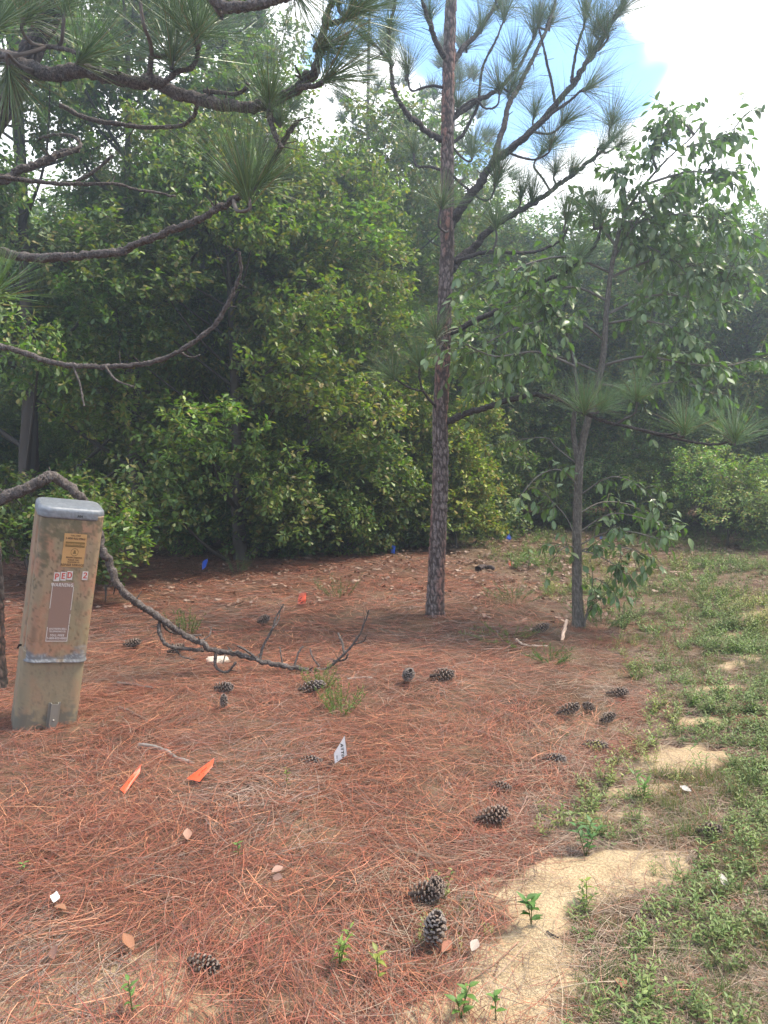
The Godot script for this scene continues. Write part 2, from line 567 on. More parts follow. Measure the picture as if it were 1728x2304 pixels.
# low weeds, grass and dry thatch of the clearing
func weed_mesh(kind: int) -> ArrayMesh:
	var mb := MB.new()
	var lance := [0.02, 0.42, 0.5, 0.32, 0.03]
	if kind < 3:
		for s in 3 + rng.randi() % 3:
			var a := R(0, TAU)
			var tip := Vector3(cos(a) * R(0.02, 0.09), R(0.05, 0.15), sin(a) * R(0.02, 0.09))
			var base := Vector3(R(-0.03, 0.03), 0, R(-0.03, 0.03))
			limb(mb, [base, base + tip * 0.5 + Vector3(0, 0.012, 0), base + tip], 0.0016, 0.0009, 3, Color(0.10, 0.12, 0.045))
			for q in 11:
				var f := (q + 1.0) / 11.0
				var la := q * 2.4 + R(-0.4, 0.4)
				var g := R(0.8, 1.25)
				var c := Color(0.115, 0.17, 0.05).lerp(Color(0.21, 0.235, 0.08), R(0, 1)) * g
				leaf(mb, base + tip * f, Vector3(cos(la), R(0.25, 0.9), sin(la)), Vector3.UP, R(0.022, 0.042), R(0.007, 0.011) * (1.5 if kind == 1 else 1.0), lance, 0.3, R(-0.1, 0.5), c)
	elif kind < 5:
		for q in 22:
			var a := R(0, TAU)
			var d := Vector3(cos(a) * R(0.2, 0.9), 1, sin(a) * R(0.2, 0.9)).normalized()
			var dry := rng.randf() < 0.45
			var c := Color(0.27, 0.205, 0.115) if dry else Color(0.10, 0.155, 0.04) * R(0.8, 1.3)
			var l := R(0.06, 0.17)
			blade(mb, Vector3(R(-0.03, 0.03), 0, R(-0.03, 0.03)), d, Vector3(-sin(a), 0, cos(a)), l, R(0.002, 0.0036), Vector3(d.x, -0.7, d.z) * l * R(0.1, 0.6), 4, c, c * 1.15)
	else:
		for q in 12:
			var a := R(0, TAU)
			var c := Color(0.10, 0.165, 0.04) * R(0.75, 1.2)
			leaf(mb, Vector3(R(-0.05, 0.05), R(0.005, 0.03), R(-0.05, 0.05)), Vector3(cos(a), R(0.1, 0.7), sin(a)), Vector3.UP, R(0.025, 0.045), R(0.014, 0.022), [0.02, 0.4, 0.5, 0.4, 0.04], 0.25, R(0, 0.5), c)
	return mb.mesh()

func build_weeds() -> void:
	var kinds := []
	for k in 6: kinds.append(weed_mesh(k))
	var xs := []; var cs := []
	for k in 6: xs.append([]); cs.append([])
	var lay := func(n: int, z0: float, z1: float, sc: float):
		for k in n:
			var z := R(z1, z0)
			var hw := -z * 0.58 + 0.5
			var x := R(-hw, hw)
			var thick := grassy(x, z) * (1.0 - 0.97 * maxf(sandy(x, z), sandy(x - 0.03, z + 0.04)))
			if rng.randf() > thick: continue
			var patch := n_patch.get_noise_2d(x * 1.7 + 90.0, z * 1.7)
			var m := rng.randi() % 3
			if patch + R(-0.4, 0.4) > 0.08: m = 3 + rng.randi() % 2
			elif rng.randf() < 0.18: m = 5
			var b := Basis(Vector3.UP, R(0, TAU)).scaled(Vector3.ONE * R(0.45, 1.2) * sc)
			xs[m].append(Transform3D(b, Vector3(x, ground_y(x, z) - 0.003, z)))
			var t := R(0.75, 1.15)
			var yel := clampf(n_patch.get_noise_2d(x * 0.9, z * 0.9 + 70.0) * 1.6 + R(-0.2, 0.3), 0, 1)
			cs[m].append(Color(t * lerpf(0.95, 1.75, yel), t * lerpf(1.0, 1.2, yel), t * lerpf(1.0, 1.15, yel)))
	lay.call(6200, -1.3, -3.2, 0.60)
	lay.call(9200, -3.2, -6.0, 0.70)
	lay.call(7500, -6.0, -10.0, 0.95)
	lay.call(3600, -10.0, -16.0, 1.2)
	var root := thing("weeds", Vector3.ZERO, "low green weeds and grass of the sandy clearing", "weeds")
	root.set_meta("kind", "stuff")
	for k in 6:
		copies("weed_cover", kinds[k], M.weed, root, xs[k], cs[k]).set_meta("kind", "stuff")
	# dry thatch between the weeds
	var pal := [Color(0.27, 0.20, 0.14), Color(0.21, 0.15, 0.105), Color(0.17, 0.12, 0.085), Color(0.33, 0.255, 0.175), Color(0.24, 0.12, 0.075)]
	var th := []
	for k in 4: th.append(straw_mesh(20, 1.3, 0.09, pal, 0.016, 0.0019))
	var tx := [[], [], [], []]; var tc := [[], [], [], []]
	for k in 17000:
		var z := -1.3 - 14.0 * pow(rng.randf(), 1.4)
		var hw := -z * 0.58 + 0.5
		var x := R(-hw, hw)
		if rng.randf() > smoothstep(-0.7, 0.3, x - edge_x(z)) * 0.62 * (1.0 - 0.9 * sandy(x, z)): continue
		var m := rng.randi() % 4
		tx[m].append(Transform3D(Basis(Vector3.UP, R(0, TAU)).scaled(Vector3.ONE * R(0.6, 1.0)), Vector3(x, ground_y(x, z) + R(0.0, 0.014), z)))
		var t := R(0.75, 1.15)
		tc[m].append(Color(t, t, t))
	var tr := thing("thatch", Vector3.ZERO, "dry tan thatch and dead stems between the weeds", "dry grass")
	tr.set_meta("kind", "stuff")
	for k in 4:
		copies("dry_stems", th[k], M.litter, tr, tx[k], tc[k]).set_meta("kind", "stuff")

# ------------------------------------------------------------------ the wood
var oak_clumps := []
var bush_clumps := []
var small_clumps := []
var tiny_clumps := []
var far_clumps := []
var tufts := []
var far_tufts := []

# a leafy clump: many twigs about a centre, unit = nominal radius in metres
func clump_mesh(twigs: int, radius: float, leaves: int, l: float, w: float, prof: Array, spray: float, droop: float, cols: Array) -> ArrayMesh:
	var mb := MB.new()
	for q in twigs:
		var u := rdir()
		var p := Vector3(u.x, u.y * 0.72, u.z) * radius * pow(rng.randf(), 0.45)
		var out := (u * 0.8 + Vector3(0, 0.3, 0) + rdir() * 0.6).normalized()
		var sp := spray * R(0.75, 1.2)
		var base := p - out * sp * 0.5
		var bent := rdir() * sp * 0.12
		limb(mb, [base, base + out * sp * 0.5 + bent, base + out * sp], 0.0035, 0.0014, 3, Color(0.075, 0.062, 0.05), 0.0, 1.0, false)
		var tone := R(0.72, 1.25)
		var x := frame_on(out)
		for k in leaves:
			var f := R(0.25, 1.0) if k > 2 else 1.0
			var a := k * 2.4 + R(-0.5, 0.5)
			var lb := base + out * sp * f + bent * 4.0 * f * (1.0 - f)
			var d := (x * Vector3(cos(a), R(-0.1, 0.9), sin(a)) + Vector3(0, -droop, 0)).normalized()
			var c: Color = cols[rng.randi() % cols.size()] * (tone * R(0.82, 1.2))
			leaf(mb, lb + d * 0.012, d, Vector3(R(-0.7, 0.7), 1, R(-0.7, 0.7)), l * R(0.7, 1.2), w * R(0.8, 1.15), prof, R(0.05, 0.4), R(-0.1, 0.45), c)
	return mb.mesh()

func make_twigs() -> void:
	var green := [Color(0.120, 0.180, 0.056), Color(0.142, 0.198, 0.062), Color(0.100, 0.162, 0.058), Color(0.175, 0.215, 0.060), Color(0.21, 0.185, 0.07)]
	var lobed := [0.05, 0.28, 0.24, 0.5, 0.40, 0.06]
	for k in 6: oak_clumps.append(clump_mesh(100, 0.64, 13, 0.080, 0.043, lobed, 0.28, 0.15, green))
	for k in 4: bush_clumps.append(clump_mesh(40, 0.27, 11, 0.066, 0.040, lobed, 0.18, 0.1, green))
	for k in 5: small_clumps.append(clump_mesh(100, 0.75, 15, 0.078, 0.038, [0.05, 0.46, 0.42, 0.05], 0.36, 0.1, green))
	for k in 3: tiny_clumps.append(clump_mesh(60, 0.38, 15, 0.048, 0.024, [0.05, 0.46, 0.42, 0.05], 0.22, 0.1, green))
	for k in 4: far_clumps.append(clump_mesh(120, 1.05, 12, 0.115, 0.06, [0.05, 0.5, 0.05], 0.5, 0.1, green))

# tree: trunk, limbs to its leaf clumps, foliage
func broad_tree(called: String, label: String, category: String, group: String, at: Vector3, h: float, r: float, y0: float, clumps: int, per: int, tint: Color, set_: Array, size: float, trunk_r: float, lean := Vector3.ZERO, stems := 1) -> Node3D:
	var o := thing(called, on_ground(at), label, category, group)
	var tops := []
	for s in stems:
		var mb := MB.new()
		var sway := Vector3(R(-0.25, 0.25), 0, R(-0.25, 0.25)) * (1.0 if stems == 1 else 2.0)
		var line := []
		for k in 7:
			var f := k / 6.0
			line.append(Vector3(0, -0.1 + (h * 0.86) * f, 0) + (lean + sway) * f * f + Vector3(R(-1, 1), 0, R(-1, 1)) * 0.05 * h * 0.12)
		line = smooth_line(line, 4)
		limb(mb, line, trunk_r / sqrt(stems), trunk_r * 0.12, 8 if h > 3.0 else 5, Color(0.085, 0.07, 0.058), trunk_r * 0.1, 0.8)
		part("trunk", mb.mesh(), M.bark, o)
		tops.append(line)
	var xs := []; var cs := []
	for k in set_.size(): xs.append([]); cs.append([])
	for k in clumps:
		var f := (k + rng.randf()) / clumps
		var y := lerpf(y0, h * 0.96, pow(f, 0.85))
		var g := (y - y0) / (h - y0)
		var prof := sqrt(clampf(1.0 - pow(absf(g - 0.38) / 0.68, 2.0), 0.06, 1.0))
		var a := k * 2.39996 + R(-0.5, 0.5)
		var rad := r * prof * sqrt(R(0.12, 1.0))
		var line: Array = tops[k % tops.size()]
		var axis: Vector3 = line[clampi(int(y / (h * 0.86) * (line.size() - 1)), 0, line.size() - 1)]
		var c := Vector3(axis.x + cos(a) * rad, y, axis.z + sin(a) * rad)
		var from: Vector3 = line[clampi(int((y - rad * 0.55) / (h * 0.86) * (line.size() - 1)), 0, line.size() - 1)]
		var mb := MB.new()
		var mid := from.lerp(c, 0.5) + Vector3(R(-0.1, 0.1), -0.06 * rad, R(-0.1, 0.1))
		var bl := smooth_line([from, mid, c], 4)
		limb(mb, bl, trunk_r * lerpf(0.34, 0.14, g), trunk_r * 0.05, 4, Color(0.075, 0.063, 0.052))
		part("limb", mb.mesh(), M.bark, o)
		for q in per:
			var m := rng.randi() % set_.size()
			var bs := Basis(Vector3(R(-1, 1), 0, R(-1, 1)).normalized(), R(-0.5, 0.5)) * Basis(Vector3.UP, R(0, TAU))
			var off := Vector3.ZERO if q == 0 else Vector3(R(-1, 1), R(-0.6, 0.6), R(-1, 1)) * size * 0.75
			if c.y + off.y < 0.12: off.y = 0.12 - c.y
			xs[m].append(Transform3D(bs.scaled(Vector3(R(0.85, 1.2), R(0.75, 1.05), R(0.85, 1.2))), c + off))
			var t := R(0.78, 1.2)
			cs[m].append(Color(tint.r * t * R(0.92, 1.12), tint.g * t, tint.b * t))
	for k in set_.size():
		copies("foliage", set_[k], M.leaf, o, xs[k], cs[k]).set_meta("kind", "stuff")
	return o

func build_wood() -> void:
	make_twigs()
	var dk := Color(1.0, 1.02, 1.0)
	var md := Color(1.06, 1.04, 1.0)
	var yl := Color(1.55, 1.3, 0.9)
	var lt := Color(1.3, 1.25, 1.1)
	# front of the wood
	var front := "oaks at the front of the wood"
	broad_tree("oak_tree", "tall dark oak behind the leaning pedestal and low pine limb", "tree", front, Vector3(-4.572, 0.289, -9.800), 8.8, 2.3, 1.5, 31, 1, dk, oak_clumps, 0.6, 0.13)
	broad_tree("oak_tree", "tall oak with dark glossy leaves beside the deep shade under the wood", "tree", front, Vector3(-3.447, 0.218, -10.600), 9.0, 2.1, 1.9, 30, 1, dk, oak_clumps, 0.6, 0.14)
	broad_tree("oak_tree", "oak with yellow green leaves hanging low over the shaded pine straw", "tree", front, Vector3(-1.900, 0.325, -10.000), 5.6, 1.7, 0.6, 36, 1, Color(1.12, 1.08, 0.95), oak_clumps, 0.6, 0.11)
	broad_tree("oak_tree", "light green bushy oak in the middle of the wood edge", "tree", front, Vector3(-1.166, 0.094, -11.200), 5.6, 1.5, 0.45, 32, 1, Color(1.18, 1.12, 0.95), oak_clumps, 0.6, 0.09)
	broad_tree("oak_tree", "slim tall oak close behind the left side of the middle pine trunk", "tree", front, Vector3(-0.114, -0.058, -12.800), 6.9, 1.55, 0.7, 30, 1, md, oak_clumps, 0.6, 0.1)
	broad_tree("oak_tree", "thin leafed oak crown high above the yellow green oak", "tree", front, Vector3(-3.013, 0.006, -12.600), 9.2, 1.7, 3.2, 21, 1, Color(1.15, 1.12, 0.95), oak_clumps, 0.6, 0.11)
	broad_tree("oak_bush", "yellow green round bush behind the foot of the middle pine", "bush", "", Vector3(1.089, 0.047, -11.400), 2.2, 0.62, 0.25, 30, 1, yl, bush_clumps, 0.25, 0.03, Vector3.ZERO, 3)
	broad_tree("oak_bush", "low bright green bush at the wood edge near the blue flags", "bush", "", Vector3(-0.616, 0.120, -10.600), 0.9, 0.42, 0.12, 11, 1, lt, bush_clumps, 0.25, 0.02, Vector3.ZERO, 3)
	broad_tree("oak_bush", "waist high dark bush left of the middle pine trunk", "bush", "", Vector3(0.176, 0.053, -11.200), 1.2, 0.5, 0.12, 15, 1, md, bush_clumps, 0.25, 0.02, Vector3.ZERO, 3)
	broad_tree("oak_bush", "leafy bush just behind the leaning pedestal's right side", "bush", "", Vector3(-2.759, 0.276, -7.400), 1.05, 0.32, 0.25, 6, 1, md, bush_clumps, 0.25, 0.015, Vector3.ZERO, 3)
	broad_tree("oak_bush", "leafy bush behind the pedestal under the bent pine limb", "bush", "", Vector3(-3.791, 0.297, -8.000), 1.25, 0.6, 0.4, 11, 1, md, bush_clumps, 0.25, 0.02, Vector3.ZERO, 3)
	broad_tree("oak_bush", "small oak sprout in deep shade under the wood", "bush", "", Vector3(-2.998, 0.133, -10.500), 0.5, 0.3, 0.12, 4, 1, md, bush_clumps, 0.25, 0.012, Vector3.ZERO, 2)
	var low := ["left of the low bright green bush", "under the yellow green oak's right side", "between the light green oak and the waist high bush", "at the shaded straw's edge right of the deep shade", "at the foot of the slim tall oak", "just right of the middle pine's round bush"]
	var n := 0
	for a in [[Vector3(-1.139, 0.000, -10.700), 0.95, 0.5], [Vector3(-1.614, 0.000, -10.400), 1.15, 0.55], [Vector3(-0.203, 0.000, -11.300), 1.5, 0.6], [Vector3(-2.649, 0.000, -11.600), 1.0, 0.5], [Vector3(0.301, 0.000, -12.200), 1.9, 0.7], [Vector3(1.656, 0.000, -12.600), 1.5, 0.55]]:
		broad_tree("oak_bush", "leafy green bush " + low[n], "bush", "bushes along the wood edge", a[0], a[1], a[2], 0.12, 16, 1, [lt, md, md, dk, lt, md][n], bush_clumps, 0.25, 0.02, Vector3.ZERO, 3)
		n += 1
	# thickets in the shade
	var shade_at := ["behind the blue flag under the oaks", "behind the tall glossy oak", "behind the light green oak's foot", "behind the pedestal's bushes", "behind the slim tall oak", "behind the yellow green round bush"]
	n = 0
	for a in [[Vector3(-3.289, 0.000, -13.500), 2.6, 1.3], [Vector3(-5.374, 0.000, -14.000), 3.0, 1.6], [Vector3(-1.901, 0.000, -14.200), 2.7, 1.3], [Vector3(-6.337, 0.000, -13.000), 2.6, 1.4], [Vector3(-0.619, 0.000, -14.600), 3.2, 1.4], [Vector3(0.907, 0.000, -14.800), 3.4, 1.3]]:
		broad_tree("shaded_thicket", "dark small leaved shrub " + shade_at[n], "shrub", "shrubs in the shade of the wood", a[0], a[1], a[2] - 0.2, 0.5, 20, 1, dk, tiny_clumps, 0.35, 0.03, Vector3.ZERO, 4)
		n += 1
	# right of the middle pine
	var rim := "trees behind the clearing"
	broad_tree("oak_tree", "grey green oak behind the middle pine's lower limbs", "tree", rim, Vector3(2.000, -0.062, -15.500), 6.4, 1.9, 0.4, 34, 1, Color(1.1, 1.08, 1.0), small_clumps, 0.7, 0.11)
	broad_tree("oak_tree", "broad tree behind the young forked tree in the clearing", "tree", rim, Vector3(3.830, -0.114, -16.000), 5.9, 2.0, 0.3, 36, 1, Color(1.1, 1.08, 1.0), small_clumps, 0.7, 0.11)
	broad_tree("oak_tree", "dense tree closing the clearing between the pale bush and the young tree", "tree", rim, Vector3(5.502, -0.031, -15.200), 6.0, 2.0, 0.3, 36, 1, Color(1.1, 1.08, 1.0), small_clumps, 0.7, 0.11)
	broad_tree("oak_tree", "dense tree behind the pale bush on the clearing", "tree", rim, Vector3(6.937, 0.042, -14.500), 5.6, 2.0, 0.2, 36, 1, Color(1.1, 1.08, 1.0), small_clumps, 0.7, 0.11)
	broad_tree("oak_tree", "tree at the far side of the clearing beyond the pale bush", "tree", rim, Vector3(8.243, 0.094, -14.000), 5.4, 2.0, 0.2, 32, 1, Color(1.1, 1.08, 1.0), small_clumps, 0.7, 0.1)
	broad_tree("oak_bush", "pale airy bush on a thin stem on the sandy clearing", "bush", "", Vector3(5.292, 0.042, -11.600), 1.5, 0.95, 0.35, 11, 1, Color(1.5, 1.5, 1.5), tiny_clumps, 0.3, 0.022)
	broad_tree("oak_bush", "small green bush on the grass beside the pale bush", "bush", "", Vector3(5.835, -0.001, -11.500), 0.75, 0.5, 0.15, 8, 1, lt, tiny_clumps, 0.3, 0.02, Vector3.ZERO, 3)
	var rim_at := ["left of the young forked tree", "behind the young forked tree's low shoots", "behind the pale airy bush", "right of the young forked tree", "behind the middle pine's right side"]
	n = 0
	for a in [[Vector3(2.480, 0.000, -14.000), 1.6, 1.1], [Vector3(4.015, 0.000, -14.300), 1.7, 1.2], [Vector3(5.236, 0.000, -13.200), 1.5, 1.1], [Vector3(4.632, 0.000, -13.800), 1.2, 1.0], [Vector3(1.497, 0.000, -13.600), 1.6, 0.9]]:
		broad_tree("edge_shrub", "low green shrub at the clearing's far edge " + rim_at[n], "shrub", "shrubs along the clearing", a[0], a[1], a[2] - 0.2, 0.2, 17, 1, md, tiny_clumps, 0.35, 0.02, Vector3.ZERO, 4)
		n += 1
	# the deep wood behind
	for a in [[Vector3(-8.959, 0.000, -15.000), 7.2], [Vector3(-6.922, 0.000, -16.000), 6.6], [Vector3(-5.178, 0.000, -17.000), 6.9], [Vector3(-3.303, 0.000, -17.500), 7.4], [Vector3(-1.461, 0.000, -18.500), 8.0], [Vector3(0.701, 0.000, -19.000), 7.9], [Vector3(3.208, 0.000, -21.000), 7.2], [Vector3(5.909, 0.000, -22.000), 7.0], [Vector3(8.135, 0.000, -21.500), 7.0], [Vector3(10.378, 0.000, -21.000), 7.2], [Vector3(12.201, 0.000, -20.000), 7.4], [Vector3(-12.475, 0.000, -23.000), 9.0], [Vector3(-9.212, 0.000, -24.000), 8.6], [Vector3(-5.846, 0.000, -24.000), 9.2], [Vector3(-3.004, 0.000, -26.000), 10.0], [Vector3(-0.156, 0.000, -27.000), 9.4], [Vector3(3.015, 0.000, -29.000), 9.0], [Vector3(6.198, 0.000, -29.000), 8.4], [Vector3(9.887, 0.000, -30.000), 8.4], [Vector3(12.917, 0.000, -29.000), 8.6], [Vector3(15.319, 0.000, -27.000), 8.6], [Vector3(-9.191, 0.000, -13.000), 8.5]]:
		var p: Vector3 = a[0] + Vector3(0, 0, R(-0.6, 0.6))
		broad_tree("forest_tree", "tall tree in the deep wood behind the front row", "tree", "trees of the deep wood", p, a[1], -p.z * 0.12, 0.4, 32, 1, dk, far_clumps, 1.0, 0.14)

# ------------------------------------------------------------------ the pines
func tuft_mesh(count: int, l: float, w: float, segs: int, wide: float, droop: float, c0: Color, c1: Color) -> ArrayMesh:
	var mb := MB.new()
	for k in count:
		var a := R(0, TAU)
		var out := R(0.05, wide)
		var d := Vector3(cos(a) * sin(out), cos(out), sin(a) * sin(out))
		var base := Vector3(0, R(-0.05, 0.015), 0) + Vector3(cos(a), 0, sin(a)) * 0.006
		var side := d.cross(rdir()).normalized()
		var ll := l * R(0.75, 1.08)
		var c := c0.lerp(c1, R(0, 1)) * R(0.8, 1.2)
		if rng.randf() < 0.08: c = Color(0.26, 0.17, 0.07) * R(0.7, 1.2)
		blade(mb, base, d, side, ll, w * R(0.8, 1.2), Vector3(d.x, 0, d.z) * ll * droop * R(0.2, 1.0) + rdir() * ll * 0.11, segs, c * 0.9, c)
	# the bud and scaly twig end
	limb(mb, [Vector3(0, -0.05, 0), Vector3(0, -0.02, 0), Vector3(0, 0.03, 0)], 0.009, 0.005, 6, Color(0.07, 0.05, 0.04))
	return mb.mesh()

func nearest_on(lines: Array, p: Vector3) -> Vector3:
	var best := Vector3.ZERO; var bd := 1e9
	for l in lines:
		for k in l.size():
			# reach back along the limb so that the shoot leaves it at an angle
			var d: float = (l[k] as Vector3).distance_to(p) + maxf(0.0, l[k].y - p.y) * 1.2
			if d < bd and k < l.size() - 1:
				bd = d; best = l[maxi(k - 8, 0)]
	return best

# limbs: [line, radius at the start, radius at the end]; shoots: [tip, direction, size]
func pine_limbs(o: Node3D, limbs: Array, shoots: Array, col: Color, tint_tufts: Array, leafless := []) -> void:
	var lines := []
	var nodes := []
	for b in limbs:
		var local := []
		for p in b[0]: local.append(p - o.position)
		# small kinks of a grown limb
		var line := smooth_line(local, 7)
		var bend := Vector3.ZERO
		for k in range(1, line.size() - 1):
			if k % 4 == 1: bend = rdir() * b[1] * R(0.08, 0.34)      # it kinks at its old nodes
			line[k] += bend + rdir() * b[1] * 0.12
		line = smooth_line(line, 4)
		var mb := MB.new()
		limb(mb, line, b[1], b[2], 16, col, minf(b[1] * 0.26, 0.008), 0.85)
		# broken shoot stubs
		for q in int(line.size() / 22.0):
			var s: Vector3 = line[rng.randi() % line.size()]
			var d := (rdir() + Vector3(0, 0.4, 0)).normalized()
			var rr := lerpf(b[1], b[2], 0.5) * 0.28
			limb(mb, [s, s + d * R(0.02, 0.05), s + d * R(0.05, 0.10)], rr, rr * 0.5, 5, col * 0.85)
		nodes.append(part("branch", mb.mesh(), M.branch_bark, o))
		lines.append(line)
	for s in shoots:
		var p: Vector3 = s[0] - o.position
		var d: Vector3 = (s[1] as Vector3).normalized()
		var best := 0; var bd := 1e9
		for k in lines.size():
			for q in lines[k]:
				var e: float = (q as Vector3).distance_to(p)
				if e < bd: bd = e; best = k
		var from := nearest_on([lines[best]], p)
		if bd > 0.03:
			var mb := MB.new()
			var back := p - d * minf(0.16, bd * 0.5)
			limb(mb, smooth_line([from, from.lerp(back, 0.55) + Vector3(0, -0.02, 0) + rdir() * 0.03, back, p], 4), 0.011, 0.008, 6, col * 0.9, 0.002)
			part("twig", mb.mesh(), M.bark, nodes[best])
		var t := part("needle_tuft", s[3] if s.size() > 3 else tint_tufts[rng.randi() % tint_tufts.size()], M.needle, nodes[best])
		t.transform = Transform3D((frame_on(d) * Basis(Vector3.UP, R(0, TAU))).scaled(Vector3.ONE * float(s[2])), p)

# a trunk clad in bark plates
func plated_trunk(line_in: Array, r0: float, r1: float, flare: float, around: int, per: int, plate: float, depth: float, base_c: Color, plate_c: Color, red: Color) -> ArrayMesh:
	var mb := MB.new()
	var line := smooth_line(line_in, per)
	var cnt := line.size()
	var run := 0.0
	for k in cnt:
		var p: Vector3 = line[k]
		if k > 0: run += (p - line[k - 1]).length()
		var f := float(k) / (cnt - 1)
		var hgt: float = p.y - line[0].y
		var r := lerpf(r0, r1, f) + flare * exp(-hgt / 0.16)
		for j in around + 1:
			var a := TAU * (j % around) / around
			var o := Vector3(cos(a), 0, sin(a))
			var q := Vector3(cos(a) * r, run * 0.42, sin(a) * r) / plate
			q += Vector3(n_fine.get_noise_3dv(q * 0.12), n_fine.get_noise_3dv(q * 0.12 + Vector3(5, 0, 0)), 0) * 0.5
			var cell := n_bark.get_noise_3dv(q) + 1.0      # 0 in the cracks
			var up := smoothstep(0.04, 0.34, cell)
			var flake := n_fine.get_noise_3dv(Vector3(q.x, q.y * 2.0, q.z) * 0.5)
			var lobes := 1.0 + 0.10 * sin(a * 4.0 + 1.0) * exp(-hgt / 0.12)
			var rr := (r * lobes) + depth * (up - 0.6) + depth * 0.55 * flake
			var patch := n_soil.get_noise_3dv(Vector3(cos(a) * 0.5, run * 0.9, sin(a) * 0.5))
			var c := base_c.lerp(plate_c, up * clampf(0.65 + flake * 0.9, 0, 1)).lerp(red, clampf((patch - 0.02) * 2.6 + flake * 0.6, 0, 0.85) * up)
			mb.vert(p + o * rr, o, c, Vector2(float(j) / around, run))
	for k in cnt - 1:
		for j in around:
			var a := k * (around + 1) + j
			# angle grows from +x to +z: the other way round than in limb()
			mb.i.append_array(PackedInt32Array([a, a + around + 2, a + around + 1, a, a + 1, a + around + 2]))
	mb.smooth(0, 0)
	return mb.mesh()

